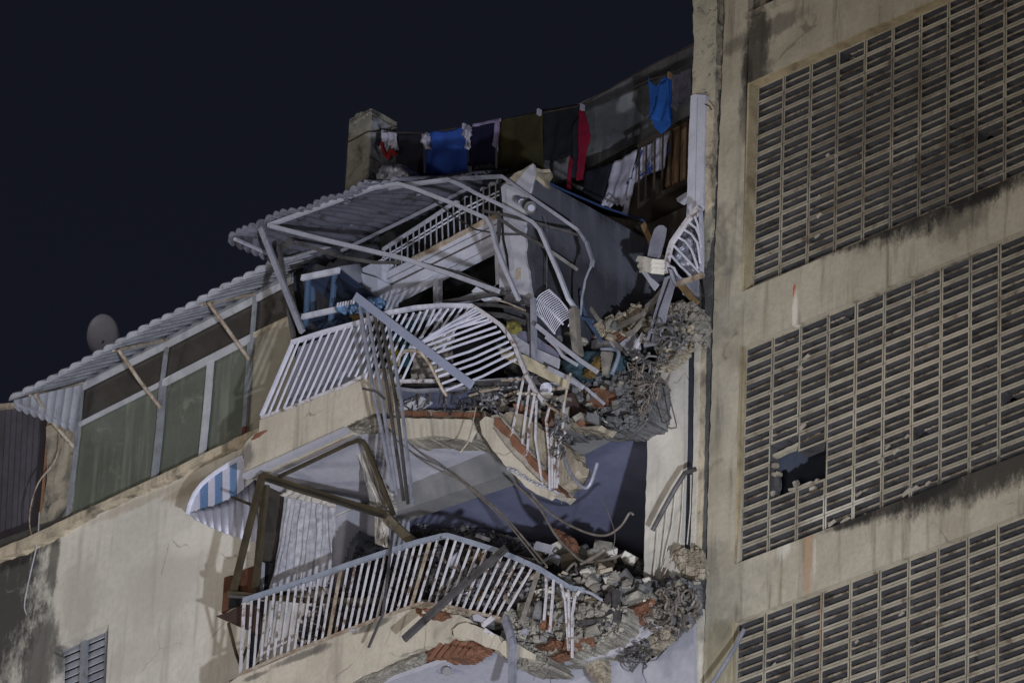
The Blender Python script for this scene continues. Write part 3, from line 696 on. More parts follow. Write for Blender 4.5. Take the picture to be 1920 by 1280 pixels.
mk('wall', tp([(545, 520), (700, 440), (700, 560), (560, 620)], .2, .1), m_dkconc, LB)
gr = thing('terrace_grille', 'row of thin white bars above the white siding band', 'railing')
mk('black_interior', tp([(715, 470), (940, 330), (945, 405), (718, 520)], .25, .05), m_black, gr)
gt = [(718, 468), (800, 415), (870, 368), (938, 338)]; gb = [(716, 514), (770, 488), (860, 440), (936, 398)]
for i in range(20):
    u = (i+.3)/20; a = along(gt, u); b = along(gb, u)
    mk('bar', bar([W(a[0], a[1], .02), W(b[0], b[1], .02)], .011, .01), m_alul, gr)
for v in (.33, .45): mk('rail', bar([W(*[p+(q-p)*v for p, q in zip(a, b)], .035) for a, b in zip(gt, gb)], .012, .01), m_whitec, gr)
mk('rail', bar([W(*a, .03) for a in gt], .03, .03), m_alul, gr)

# torn plaster end of the party wall and its sooty long side
pw = thing('party_wall', 'dark sooty concrete dividing wall with a torn white plaster end', 'wall')
XW = W(1000, 450, -.9).x
end_poly = [(937, 345), (958, 330), (978, 318), (1000, 306), (1003, 325), (1001, 345), (1003, 420), (1000, 470), (1003, 600), (985, 600), (937, 590), (935, 470), (943, 400)]
mk('plaster', tp([(938, 352), (946, 345), (962, 350), (985, 318), (1000, 308), (1001, 330), (992, 362), (984, 372), (981, 382), (985, 400), (984, 440), (986, 455), (984, 478), (987, 495), (991, 506), (993, 530), (999, 553), (1000, 574), (976, 570), (958, 560), (937, 548), (935, 470), (942, 405)], -.93, .03, 1.0, 6, 41), m_lav, pw)
mk('core', tp([(941, 345), (960, 335), (985, 332), (1003, 331), (1003, 420), (1003, 610), (945, 600), (939, 470)], -.9, 2.2), m_dkconc, pw)
mk('stub', tp([(946, 345), (960, 330), (985, 315), (1000, 306), (1003, 325), (1002, 338), (960, 345)], -.91, .25, 1.4, 6, 45), m_concw, pw)
mk('patch', tp([(968, 505), (975, 502), (974, 522), (967, 524)], -.945, .02, .4, 5, 43), m_concw, pw)
mk('blue_pipe', tube(P3([(1003, 331, -.88), (1060, 358, -.4), (1130, 388, .2), (1195, 409, .75), (1212, 416, .85)]), .012), M('blue_plastic_pipe', (46, 62, 100), (38, 52, 84), scale=5, rough=.5), pw)
mk('capping', tp([(1003, 334), (1160, 340), (1160, 352), (1003, 346)], -.7, .05), m_terra, pw) if False else None
bk = [(1060, 330), (1320, 200), (1320, 700), (1060, 700)]
mk('dark_backing', tp(bk, 2.6, .1), M('unlit_brown_backing', (52, 46, 40), (36, 33, 30), scale=2), pw)  # dark backing sheet, the darkness under the stringer put into its colour
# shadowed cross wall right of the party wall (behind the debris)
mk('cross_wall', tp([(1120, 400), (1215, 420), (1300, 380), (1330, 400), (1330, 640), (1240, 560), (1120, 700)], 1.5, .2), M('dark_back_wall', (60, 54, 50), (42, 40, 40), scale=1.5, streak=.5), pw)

# ---- roof terrace: sloping wall, pillar, stair rail
rw = thing('roof_wall', 'weathered grey concrete wall rising behind the washing', 'wall')
mk('wall', tp([(700, 420), (745, 358), (860, 318), (1000, 240), (1088, 193), (1190, 140), (1310, 76), (1310, 225), (1190, 285), (1085, 340), (980, 400), (700, 480)], 2.0, .2, .9, 14, 51, skip=(6, 11)), m_roofw, rw)
mk('stringer', bar(P3([(1040, 362, 1.95), (1085, 337, 1.95), (1196, 277, 1.95)]), .07, .08), m_dark, rw)
pil = thing('roof_pillar', 'stubby mould-blackened concrete pillar at the left end of the washing line', 'pillar')
a0 = W(655, 230, 1.0); b0 = W(697, 212, 1.0)
mk('shaft', box(a0.x, b0.x, 1.0, 1.38, W(660, 420, 1).z, W(676, 214, 1.0).z), m_pillar, pil)
mk('crown', lump([(656, 226), (672, 212), (697, 204), (700, 215), (658, 236)], .98, .05, 3, .36, 77, 6), m_pillar, pil)
mk('plaster', prism([Vector((b0.x+.004, 1.0, W(697, 380, 1).z)), Vector((b0.x+.004, 1.38, W(697, 380, 1).z)), Vector((b0.x+.004, 1.38, a0.z-.12)), Vector((b0.x+.004, 1.0, a0.z+.03))], Vector((.012, 0, 0))), M('mouldy_white_plaster', (118, 118, 126), (94, 94, 100), (42, 42, 44), scale=5, dcover=(.45, .6), dscale=6), pil)
sr = thing('stair_railing', 'dark rusty stair railing at the top right beside the pier', 'railing')
m_dr = M('dark_rusted_iron', (44, 38, 34), (34, 30, 28), (66, 50, 38), scale=6, bump=.4)
mk('handrail', bar(P3([(1196, 275, 1.2), (1245, 247, 1.2), (1292, 221, 1.2)]), .035, .03), m_dr, sr)
for i, (x, yt) in enumerate([(1199, 273), (1212, 266), (1228, 257), (1243, 248), (1259, 240), (1275, 231), (1289, 223)]):
    mk('bar', bar(P3([(x, yt, 1.2), (x-2, yt+118, 1.2)]), .016, .014), m_dr, sr)
mk('rail', bar(P3([(1198, 386, 1.21), (1290, 340, 1.21)]), .04, .04), m_dr, sr)
# ================================================================== washing
def fabric(name, c, c2=None): return M(name, c, c2 or tuple(int(v*.8) for v in c), scale=6, rough=.95, bump=.5, bscale=90, bdist=.004, spec=.1)
def garment(name, c4, mat, label, cat='laundry', group='washing on the roof line', **k):
    k.setdefault('amp', .014); k.setdefault('folds', 2); k['amp'] = min(k['amp'], .03); k.setdefault('nu', 24); k['folds'] = min(k['folds'], 2)
    return tag(mk(name, cloth(c4, **k), mat, smooth=True), label, cat, group)
LY = 1.0
f_blk = fabric('black_cotton', (26, 27, 36)); f_blu = fabric('blue_cotton', (36, 62, 130), (30, 52, 112)); f_nav = fabric('navy_cotton', (20, 19, 42))
f_oli = fabric('olive_terry', (44, 42, 26)); f_blk2 = fabric('charcoal_cotton', (23, 25, 31)); f_red = fabric('crimson_cotton', (98, 16, 38)); f_wht = fabric('white_cotton', (140, 140, 158))
f_lil = fabric('lilac_cotton', (112, 104, 136)); f_gry = fabric('grey_cotton', (78, 78, 92)); f_rdd = fabric('red_strap', (108, 28, 30)); f_tow = fabric('blue_towel', (28, 66, 128), (24, 56, 112))
tag(mk('washing_line', tube(P3([(650, 268, LY-.02), (690, 247, LY-.02), (800, 250, LY-.02), (940, 226, LY-.02), (1090, 198, LY-.02), (1180, 168, LY-.02), (1220, 149, LY-.02), (1300, 128, LY-.02)]), .008), m_dr), 'dark washing line running up to the right behind the clothes', 'washing line')
tag(mk('washing_line', tube(P3([(1090, 196, LY+.3), (1160, 157, LY+.3), (1230, 118, LY+.3), (1300, 84, LY+.3)]), .008), m_dr), 'bare upper wire along the top of the grey roof wall', 'washing line')
garment('black_sock', [(708, 245, LY), (716, 246, LY), (714, 276, LY), (703, 270, LY)], f_blk, 'small black sock at the left end of the washing line', nu=6, nv=6, folds=1)
o = garment('white_underwear', [(714, 243, LY-.02), (744, 250, LY-.02), (746, 282, LY-.02), (714, 278, LY-.02)], f_wht, 'crumpled white undergarments beside the mouldy pillar', nu=14, nv=10, amp=.05, folds=3, ragged=.05)
tag(mk('white_strap', tube(P3(smooth_path([(716, 268, LY-.08), (720, 284, LY-.08), (728, 296, LY-.08), (733, 282, LY-.08), (742, 290, LY-.08)])), .022), f_rdd), 'bright red strap dangling under the white undergarments', 'laundry', 'washing on the roof line').name = 'red_strap'
garment('black_garment', [(744, 252, LY), (792, 249, LY), (794, 345, LY), (741, 332, LY)], f_blk, 'black garment between the white undergarments and the blue shirt', folds=3)
garment('blue_shirt', [(803, 246, LY-.03), (873, 236, LY-.03), (879, 334, LY-.03), (795, 334, LY-.03)], f_blu, 'bright blue shirt pegged in the middle left of the line', nu=30, nv=24, amp=.03, folds=1, sag=.03, drape=1.6)
for i, (a, l) in enumerate(((796, 'white sock on the left shoulder of the blue shirt'), (874, 'white sock on the right shoulder of the blue shirt'))):
    y = 248 if i == 0 else 234
    pts = [(a-5, y+3), (a+3, y), (a+7, y+6), (a+6, y+20), (a+8, y+30), (a+1, y+32), (a-2, y+24), (a-8, y+17)] if i == 0 else [(a-4, y+3), (a+4, y), (a+6, y+12), (a+3, y+22), (a+3, y+38), (a-1, y+46), (a-3, y+43), (a+0, y+28), (a-9, y+20)]
    garment('white_sock', [(0, 0, 0)]*4, f_wht, '', nu=1, nv=1) if False else tag(mk('white_sock', lump(pts, LY-.1, .05, 2, .05, 3+i, 4, .08), f_wht, smooth=True), l, 'sock', 'washing on the roof line')
garment('navy_shirt', [(880, 235, LY), (930, 228, LY), (927, 308, LY), (878, 312, LY)], f_nav, 'dark navy shirt between the blue shirt and the olive towel', folds=2, ragged=.02, drape=.9, amp=.02)
garment('lilac_cloth', [(884, 233, LY-.04), (940, 222, LY-.04), (938, 228, LY-.04), (886, 238, LY-.04)], f_lil, 'rolled lilac cloth lying along the line above the navy shirt', nu=10, nv=3, amp=.015)
garment('lilac_cloth', [(927, 226, LY-.05), (936, 224, LY-.05), (935, 286, LY-.05), (924, 272, LY-.05)], f_lil, 'narrow strip of lilac cloth hanging left of the olive towel', nu=5, nv=14, amp=.02, folds=1)
garment('grey_cloth', [(884, 308, LY+.1), (926, 302, LY+.1), (934, 330, LY+.1), (886, 332, LY+.1)], f_gry, 'grey cloth showing below the navy shirt', nu=8)
garment('olive_towel', [(935, 224, LY-.02), (1018, 208, LY-.02), (1018, 316, LY-.02), (931, 330, LY-.02)], f_oli, 'large olive green towel in the middle of the line', nu=24, amp=.02, folds=2, drape=.7)
garment('charcoal_shirt', [(1014, 206, LY), (1086, 196, LY), (1084, 292, LY), (1014, 302, LY)], f_blk2, 'wide charcoal shirt to the right of the olive towel', nu=22, amp=.024, folds=2, ragged=.02, drape=.9)
garment('black_garment', [(1072, 240, LY-.03), (1089, 205, LY-.03), (1086, 334, LY-.03), (1070, 332, LY-.03)], f_blk, 'narrow black garment hanging lowest at the right of the charcoal shirt', nu=8, folds=1)
tag(mk('crimson_garment', tp([(1086, 205), (1091, 198), (1098, 220), (1106, 254), (1098, 282), (1091, 335), (1080, 338), (1085, 285), (1084, 240)], LY-.06, .02, .8, 6, 9), f_red), 'crimson garment at the right end of the first row of washing', 'laundry', 'washing on the roof line')
tag(mk('crimson_garment', tp([(1068, 292), (1073, 300), (1068, 335), (1069, 356), (1062, 352), (1064, 320)], LY-.05, .02, .6, 6, 10), f_red), 'small strip of crimson cloth below the charcoal shirt', 'laundry', 'washing on the roof line')
for i, (x, y, l) in enumerate(((1008, 207, 'white clothes peg above the right edge of the olive towel'), (1089, 198, 'white clothes peg above the crimson garment'), (1253, 138, 'wooden clothes peg between the blue towel and the grey trousers'), (868, 234, 'white clothes peg on the right of the blue shirt'))):
    tag(mk('clothes_peg', box(W(x, y, LY-.1).x-.012, W(x, y, LY-.1).x+.012, LY-.1, LY-.05, W(x, y, LY-.1).z-.045, W(x, y, LY-.1).z+.02), m_wood if i == 2 else f_wht), l, 'clothes peg', 'pegs on the washing line')
tag(mk('blue_towel', tp([(1215, 144), (1218, 152), (1230, 163), (1242, 147), (1252, 142), (1257, 143), (1258, 232), (1238, 250), (1228, 240), (1223, 226), (1217, 222), (1219, 190)], LY-.02, .02, .7, 7, 13), f_tow), 'bright blue towel hanging in a point over the stair railing', 'towel', 'washing near the stair')
garment('blue_towel_fold', [(1237, 160, LY-.05), (1252, 144, LY-.05), (1257, 228, LY-.05), (1219, 224, LY-.05)], f_tow, 'diagonal fold of the bright blue towel over the stair railing', nu=10, nv=12, amp=.03, folds=1, group='washing near the stair')
garment('grey_trousers', [(1258, 142, LY-.02), (1297, 126, LY-.02), (1296, 190, LY-.02), (1260, 206, LY-.02)], f_gry, 'grey trousers hanging beside the pier at the top right', nu=16, amp=.05, folds=2, ragged=.04, group='washing near the stair')
garment('black_garment', [(1095, 322, 1.3), (1148, 306, 1.3), (1128, 380, 1.3), (1092, 360, 1.3)], f_blk, 'black bag hanging under the sloping stringer', cat='bag', group='things stored under the stair', nu=10)
garment('white_sack', [(1148, 306, 1.3), (1196, 280, 1.3), (1172, 386, 1.3), (1128, 388, 1.3)], f_wht, 'large crumpled off-white sack under the stringer', cat='bag', group='things stored under the stair', nu=14, amp=.06, folds=2, ragged=.03)
wb_ = thing('printed_banner', 'white banner with blue scrawled lettering behind the stair railing', 'banner', 'things stored under the stair')
mk('sheet', cloth([(1198, 282, 1.35), (1256, 246, 1.35), (1244, 316, 1.35), (1176, 348, 1.35)], nu=16, amp=.03, folds=2), f_wht, wb_)
f_ink = fabric('blue_ink', (34, 48, 96))
for p in ([(1200, 330), (1210, 322), (1218, 304), (1214, 318), (1222, 312)], [(1212, 322), (1222, 316), (1220, 324), (1212, 326)], [(1194, 312), (1204, 282)], [(1177, 342), (1176, 346), (1179, 340)], [(1250, 292), (1258, 268)]):
    mk('lettering', tube(P3([(x, y, 1.24) for x, y in p]), .012, 4), f_ink, wb_)
tag(mk('white_trouser_leg', cloth([(1180, 338, 1.2), (1190, 332, 1.2), (1178, 402, 1.2), (1168, 400, 1.2)], 5, 10, .02, 1), f_wht), 'thin white cloth hanging lowest beside the stair railing', 'laundry', 'things stored under the stair')
tag(mk('brown_board', tp([(1258, 240), (1292, 222), (1290, 330), (1247, 350)], 1.5, .03), M('brown_board', (112, 88, 66), (92, 72, 54), (60, 44, 32), scale=3)), 'tan board leaning behind the stair railing', 'board', 'things stored under the stair')
tag(mk('folded_sheet', tp([(1268, 372), (1287, 360), (1288, 366), (1270, 378)], .9, .1), m_white), 'small pale slat by the foot of the stair railing', 'slat')
tag(mk('wire_hanger', tube(P3([(1137, 380, 1.1), (1140, 376, 1.1), (1148, 368, 1.1), (1155, 374, 1.1), (1160, 382, 1.1)]), .008), m_wire), 'thin dark wire hanger on the off-white sack', 'hanger')
tag(mk('crumpled_tarpaulin', lump([(709, 318), (720, 308), (745, 308), (768, 320), (792, 336), (760, 342), (706, 340)], .4, .12, 4, .2, 61, 8, .06), m_alul, smooth=True), 'crumpled grey sheet heaped behind the top of the torn awning', 'sheet')

# ================================================================== torn upper awning
ua = thing('torn_awning', 'torn and buckled metal awning over the upper balcony', 'awning')
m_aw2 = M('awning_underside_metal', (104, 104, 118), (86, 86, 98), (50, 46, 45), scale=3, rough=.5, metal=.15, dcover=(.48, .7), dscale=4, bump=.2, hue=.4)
strip_awning(ua, [(427, 446, -1.7), (500, 412, -1.7), (590, 382, -1.7), (640, 367, -1.7), (690, 345, -1.65), (742, 340, -1.5)], None,
             [(612, 500, .0), (673, 467, .0), (780, 413, .0), (873, 367, .0), (935, 337, .0), (955, 322, .0)], None, 22, m_aw2, .05, 8, 1.12, .04)
cheek(ua, (430, 442, -1.68), (520, 452, -1.0), (514, 490, -1.0), (428, 452, -1.68), 6, m_aw2)
mk('cheek_rail', tube(P3([(440, 448, -1.66), (512, 480, -1.05)]), .022), m_alul, ua)
mk('crumpled_strip', lump([(690, 350), (710, 338), (760, 332), (860, 328), (935, 325), (938, 331), (860, 337), (760, 341), (712, 352), (640, 374), (636, 368)], -1.0, .1, 4, .04, 62, 6, .07), m_aw2, ua, smooth=True)
mk('crumpled_strip', lump([(637, 372), (665, 350), (690, 335), (712, 337), (700, 352), (668, 366), (645, 380)], -1.5, .1, 3, .03, 63, 5, .09), m_aw2, ua, smooth=True)
mk('hanging_flap', tp([(515, 440), (552, 448), (545, 460), (528, 466), (516, 460)], -1.0, .01, .8, 6, 4), m_alud, ua)
def member(nm, pts, w, mat, h=None, root=None, rnd=False, label=None, cat=None, group=None):
    P = P3(pts); h = (h or w)*(.7 if not rnd else 1); w = w*(.72 if not rnd else .85)
    return mk(nm, tube(P, w/2, 8) if rnd else bar(P, w, h or w), mat, root, label=label, cat=cat, group=group)
A = 'frame_tube'
member(A, [(503, 423, -1.6), (613, 383, -1.55), (700, 352, -1.5), (747, 345, -1.5), (780, 355, -1.5), (850, 382, -1.5), (913, 410, -1.5), (922, 425, -1.5), (930, 460, -1.5), (950, 510, -1.45), (973, 562, -1.4)], .052, m_alul, root=ua)
member(A, [(667, 363, -1.2), (760, 347, -1.2), (840, 337, -1.2), (870, 350, -1.2), (893, 363, -1.2), (950, 390, -1.2), (1000, 417, -1.2), (1012, 430, -1.2), (1048, 513, -1.1), (1066, 560, -1.0), (1080, 580, -.9)], .05, m_alul, root=ua)
member(A, [(700, 352, -.9), (840, 336, -.9), (942, 331, -1.15), (995, 369, -1.15), (1040, 400, -1.1), (1085, 432, -1.0), (1100, 455, -1.0), (1111, 489, -1.0), (1109, 500, -1.0)], .045, m_alu, root=ua)
member('crumpled_tube', [(1110, 496, -1.0), (1103, 510, -1.0), (1097, 526, -1.0), (1095, 540, -1.0), (1091, 560, -.9), (1089, 590, -.8)], .028, m_alu, root=ua, rnd=True)
member('front_beam', [(507, 424, -1.62), (600, 448, -1.6), (760, 486, -1.55), (850, 516, -1.5), (935, 546, -1.5)], .06, m_alul, .05, ua)
member('front_beam', [(700, 472, -1.5), (780, 492, -1.5), (860, 512, -1.45), (948, 550, -1.4)], .05, m_alud, .05, ua)
member('post', [(489, 427, -1.58), (520, 505, -1.5), (567, 622, -1.4)], .085, m_alu, .05, ua)
member('post', [(523, 460, -1.3), (538, 560, -1.25), (551, 634, -1.2)], .05, m_alud, .06, ua)
member('inner_rafter', [(600, 446, -.6), (700, 400, -.6), (787, 361, -.6)], .05, m_alu, root=ua)
member('inner_rafter', [(640, 470, -.2), (760, 412, -.2), (880, 352, -.2)], .035, m_alu, root=ua)
member('cross_brace', [(933, 407, -1.0), (967, 432, -1.0), (1020, 462, -.98), (1084, 506, -.7)], .045, m_alud, root=ua)
member('cross_brace', [(905, 395, -1.0), (940, 402, -1.0), (1005, 418, -.97), (1094, 444, -.8)], .035, m_alud, root=ua)
member('cross_brace', [(800, 365, -.6), (850, 405, -.6), (890, 430, -.8), (940, 440, -.98), (975, 440, -.98)], .02, m_alud, root=ua, rnd=True)
member('dark_pole', [(936, 335, -.98), (941, 400, -.98), (944, 450, -.98), (951, 480, -.98), (953, 508, -.98)], .03, m_black, root=ua, rnd=True)
member('broken_slat', [(556, 455, -1.2), (640, 482, -1.1), (700, 492, -1.0), (750, 492, -.9)], .05, m_alud, .01, ua)
member('hanging_wire', [(1008, 395, -.95), (1022, 408, -.95), (1026, 430, -.95), (1025, 560, -.95)], .01, m_wire, root=ua, rnd=True)
fl = thing('floodlamp', 'small round white lamp fixed near the top of the torn plaster', 'lamp')
mk('head', tube([W(994, 389, -1.12), W(986, 384, -1.06)], .062, 14, .04), m_alud, fl)
mk('neck', tube([W(986, 384, -1.06), W(979, 381, -1.03), W(973, 378, -1.0)], .03, 10, .036), m_alul, fl); mk('base', tube([W(979, 380, -1.03), W(968, 373, -.94)], .04, 10), m_alu, fl)
mk('lens', tube([W(996, 390, -1.14), W(995, 389, -1.13)], .035, 12), m_alu, fl)

# ================================================================== furniture on the upper balcony
sh = thing('plastic_shelf_unit', 'dark blue plastic shelf unit with white edges tilted on the upper balcony', 'shelf')
m_navy = M('navy_plastic', (38, 48, 70), (32, 41, 60), scale=3, rough=.5, bump=.05); m_bleg = M('blue_plastic_leg', (62, 80, 106), (52, 68, 92), scale=3, rough=.5)
mk('board', prism([W(567, 521, -.95), W(636, 506, -.95), W(712, 566, -.35), W(650, 590, -.35)], Vector((0, 0, .02))), m_navy, sh)
mk('board_edge', bar([W(566, 521, -.97), W(636, 507, -.97)], .06, .03), m_white, sh)
mk('board', prism([W(569, 594, -.95), W(630, 580, -.95), W(690, 618, -.35), W(630, 640, -.35)], Vector((0, 0, .02))), m_navy, sh)
mk('board_edge', bar([W(567, 594, -.97), W(631, 580, -.97)], .055, .03), m_white, sh)
for x0, y0, x1, y1, Y in ((578, 524, 573, 612, -.93), (628, 514, 620, 606, -.93), (584, 520, 590, 600, -.5), (648, 560, 650, 600, -.45)):
    mk('leg', tube([W(x0, y0, Y), W(x1, y1, Y)], .032, 8), m_bleg, sh)
tag(mk('cooking_pot', tube([W(643, 500, -.35), W(646, 520, -.3), W(650, 545, -.3)], .19, 14, .2), M('dull_aluminium_pot', (104, 106, 118), scale=2, rough=.5), smooth=True), 'large dull round pot behind the blue shelf unit', 'pot')
pb = thing('printed_bag', 'pale blue printed plastic bag crumpled on the shelf', 'bag')
mk('bag', lump([(629, 570), (668, 562), (700, 556), (709, 557), (707, 575), (690, 583), (672, 585), (655, 580), (630, 584)], -1.15, .1, 3, .1, 64, 6, .08), M('pale_blue_plastic', (96, 124, 160), (78, 106, 142), (150, 158, 170), scale=6, rough=.4, dcover=(.6, .66), dscale=8), pb, smooth=True)
for i in range(7): mk('printed_stripe', tp([(632+i*5, 568-i), (635+i*5, 567-i), (634+i*5, 575-i), (631+i*5, 576-i)], -1.22, .004), m_whitec, pb)
tag(mk('brown_cloth', lump([(656, 590), (700, 582), (704, 600), (690, 612), (664, 614)], -1.0, .06, 4, .1, 65, 6), fabric('brown_cloth', (92, 78, 52))), 'brown cloth under the pale blue bag', 'cloth')
tag(mk('leaning_sheet', tp([(560, 650), (640, 620), (688, 606), (700, 700), (640, 722), (560, 762), (530, 772)], -1.0, .03, .5, 12, 5), M('grey_board', (116, 118, 130), (104, 104, 116), scale=2, streak=.4)), 'grey sheet standing behind the leaning white railing', 'panel')
tag(mk('teal_cloth', cloth([(722, 612, -.6), (776, 600, -.6), (764, 690, -.6), (724, 680, -.6)], 10, 10, .05, 2), fabric('teal_cloth', (26, 56, 66))), 'dark teal cloth hanging behind the white railing', 'cloth')
tag(mk('yellow_cloth', lump([(724, 642), (734, 640), (746, 656), (740, 680), (726, 690), (722, 660)], -.75, .06, 3, .06, 66, 5), fabric('yellow_cloth', (110, 98, 34))), 'yellow cloth beside the teal cloth behind the railing', 'cloth')
tag(mk('pale_blanket', cloth([(770, 640, -.7), (850, 624, -.7), (838, 720, -.7), (776, 716, -.7)], 16, 10, .08, 3), fabric('pale_blanket', (122, 116, 112))), 'pale crumpled blanket behind the twisted part of the railing', 'cloth')
tag(mk('white_box', prism([W(884, 546, -1.0), W(893, 537, -1.0), W(921, 553, -1.0), W(908, 566, -1.0)], Vector((0, .15, .02))), m_white), 'small white box jammed under the long fallen beam', 'box')

# ---- upper railing: leaning part
ur = thing('upper_railing', 'white upper balcony railing, its bars leaning to the left', 'railing')
Yr = -1.27
tr = [(547, 642, Yr), (610, 622, Yr), (673, 605, Yr), (727, 587, Yr), (780, 577, Yr), (830, 573, Yr), (887, 574, Yr)]
br = [(490, 782, Yr), (540, 765, Yr), (600, 740, Yr), (647, 722, Yr), (690, 700, Yr)]
member('top_rail', tr, .06, m_whitec, .05, ur); member('bottom_rail', br, .035, m_whitep, .03, ur)
member('end_bar', [(548, 645, Yr), (490, 780, Yr)], .05, m_whitec, .04, ur)
for i in range(10):
    x = 561+14.6*i; a = along([(p[0], p[1]) for p in tr], 0)
    yt = 642-(x-547)*.30; b = (501+14.6*i*1.0, 778-(14.6*i)*.42)
    xb = b[0]+2; member('bar', [(x, yt, Yr-.01), (xb, b[1], Yr-.01)], .026, m_whitec, .02, ur)
member('bottom_rail', [(740, 715, Yr), (818, 714, Yr)], .045, m_whitep, .04, ur)
for i in range(14):
    x = 711+13*i; yt = 594-(x-711)*.13 if x < 800 else 580-(x-800)*.06
    k = 1-.02*i
    if i < 9: xb, yb = x-72*k, 712
    else: xb, yb = x-52, 650+(i-9)*2
    if i < 3: xb, yb = x-58, 706
    member('bar', [(x, yt, Yr-.01), ((x+xb)/2, (yt+yb)/2, Yr-.02), (xb, yb, Yr)], .026, m_whitec, .02, ur)
# ---- twisted fan part
tf = thing('twisted_railing', 'white railing section twisted into a fan and hanging over the broken slab', 'railing')
rail_ = [(887, 574, -1.28), (915, 592, -1.3), (940, 610, -1.32), (956, 630, -1.34), (966, 648, -1.35), (975, 672, -1.36), (988, 703, -1.38), (1004, 733, -1.4), (1020, 752, -1.4)]
member('top_rail', rail_, .055, m_whitep, .05, tf)
low_ = [(757, 658, -1.7), (775, 657, -1.72), (790, 661, -1.72), (806, 682, -1.68), (818, 705, -1.6), (828, 726, -1.55), (838, 742, -1.5)]
member('bottom_rail', low_, .035, m_rust, .03, tf)
starts = [(890, 577), (900, 584), (912, 592), (922, 602), (931, 612), (939, 621), (948, 630), (954, 640), (960, 650), (965, 660), (970, 672)]
ends = [(793, 638), (776, 648), (770, 652), (782, 655), (792, 661), (800, 668), (808, 682), (816, 696), (822, 706), (829, 719), (836, 732)]
for i, (s, e) in enumerate(zip(starts, ends)):
    mid = ((s[0]+e[0])/2+2, (s[1]+e[1])/2+(3 if i > 5 else -1), -1.52)
    member('bar', [(s[0], s[1], -1.3), mid, (e[0], e[1], -1.66)], .026, m_whitec, .02, tf)
for i, (s, e) in enumerate(zip([(893, 580), (906, 588), (917, 597)], [(758, 660), (764, 657), (770, 656)])):
    member('bar', [(s[0], s[1]+2, -1.3), (830, 616+i*3, -1.5), (e[0], e[1], -1.7)], .026, m_whitec, .02, tf)
member('bent_hook', [(758, 660, -1.7), (750, 668, -1.7), (748, 680, -1.7), (747, 686, -1.7)], .025, m_rust, root=tf, rnd=True)
member('broken_loop', [(985, 566, -1.2), (960, 572, -1.2), (925, 572, -1.2), (890, 570, -1.2)], .03, m_alul, root=tf) if False else None
hb = thing('hanging_bars', 'peeling white railing bars dangling over the hanging chunk of slab', 'railing')
HB = [[(983, 703), (971, 760), (957, 823)], [(993, 721), (984, 790), (977, 847)], [(1003, 738), (992, 800), (988, 855)], [(1006, 751), (1004, 820), (1010, 860), (1017, 906)],
      [(1030, 763), (1024, 787), (1030, 850), (1031, 916)], [(1036, 806), (1033, 830), (1036, 868), (1036, 914)], [(1044, 828), (1040, 860), (1041, 914)], [(1052, 818), (1047, 850), (1044, 914)], [(1058, 754), (1055, 800), (1060, 812)], [(1050, 823), (1045, 870), (1047, 905)]]
for i, p in enumerate(HB): member('bar', [(x, y, -1.5-.01*i) for x, y in p], .028, m_whitep, .02, hb)
member('twisted_top', [(1020, 752, -1.42), (1034, 764, -1.45), (1046, 772, -1.45), (1060, 780, -1.45)], .035, m_rust, root=hb, rnd=True)
member('twisted_top', [(1070, 700, -1.5), (1064, 725, -1.5), (1058, 756, -1.5), (1050, 785, -1.5), (1044, 800, -1.5)], .03, m_rust, root=hb, rnd=True)
member('twisted_top', [(1046, 800, -1.52), (1040, 812, -1.52), (1048, 822, -1.52), (1058, 815, -1.52), (1062, 800, -1.52)], .022, m_wire, root=hb, rnd=True)
member('twisted_top', [(1038, 812, -1.53), (1046, 830, -1.53), (1044, 845, -1.53)], .02, m_wire, root=hb, rnd=True)

# ---- bundle of grey bars and flat bar
gbn = thing('fallen_grille', 'bundle of parallel dark grey bars hanging down across the upper kerb', 'grille')
for T_, M1, B_ in (((675, 575), (698, 720), (737, 912)), ((689, 583), (712, 720), (744, 926)), ((702, 588), (728, 740), (757, 938)), ((714, 596), (742, 745), (765, 944)), ((727, 600), (752, 750), (775, 946))):
    member('bar', [(T_[0], T_[1], -1.75), (M1[0], M1[1], -1.75), (B_[0], B_[1], -1.7)], .04, m_alu if T_[0] % 2 else m_alud, .03, gbn)
member('crosspiece', [(680, 728, -1.78), (706, 734, -1.78), (722, 748, -1.78)], .03, m_alud, .02, gbn)
tag(member('flat_bar', [(666, 555, -1.82), (885, 722, -1.75)], .115, M('flat_grey_powder_coat', (124, 129, 150), (118, 123, 144), scale=2, rough=.45, bump=.03), .03), 'long flat grey bar lying diagonally across the white railing', 'bar')

# ================================================================== sagging and hanging slab pieces
sp_ = thing('sagging_slab', 'sagging cream kerb piece with a row of bricks on top', 'slab')
mk('plaster', tp([(722, 785), (741, 783), (883, 786), (888, 796), (888, 806), (882, 815), (877, 826), (862, 822), (847, 822), (830, 817), (800, 817), (770, 822), (747, 821), (728, 800)], -1.25, .05, .8, 7, 71), m_cream, sp_)
mk('concrete', lump([(738, 778), (890, 782), (903, 776), (908, 800), (900, 822), (877, 828), (800, 819), (748, 822)], -1.17, .05, 4, .3, 72, 8, .06), m_conc, sp_)
for i, (x0, x1) in enumerate(((742, 770), (773, 800), (812, 842), (846, 872), (876, 900))):
    mk('brick', tp([(x0, 771+.5*i), (x1, 769+.8*i), (x1+1, 778+.8*i), (x0, 781+.5*i)], -1.16-.01*(i % 2), .2, .9, 6, 80+i), m_terra, sp_)
mk('mortar', tp([(740, 768), (910, 770), (911, 780), (892, 786), (741, 783)], -1.12, .16, 1.2, 7, 75), m_mortar, sp_)
hc = thing('hanging_slab_chunk', 'large hanging chunk of slab edge with cream plaster, bricks and rough concrete', 'slab')
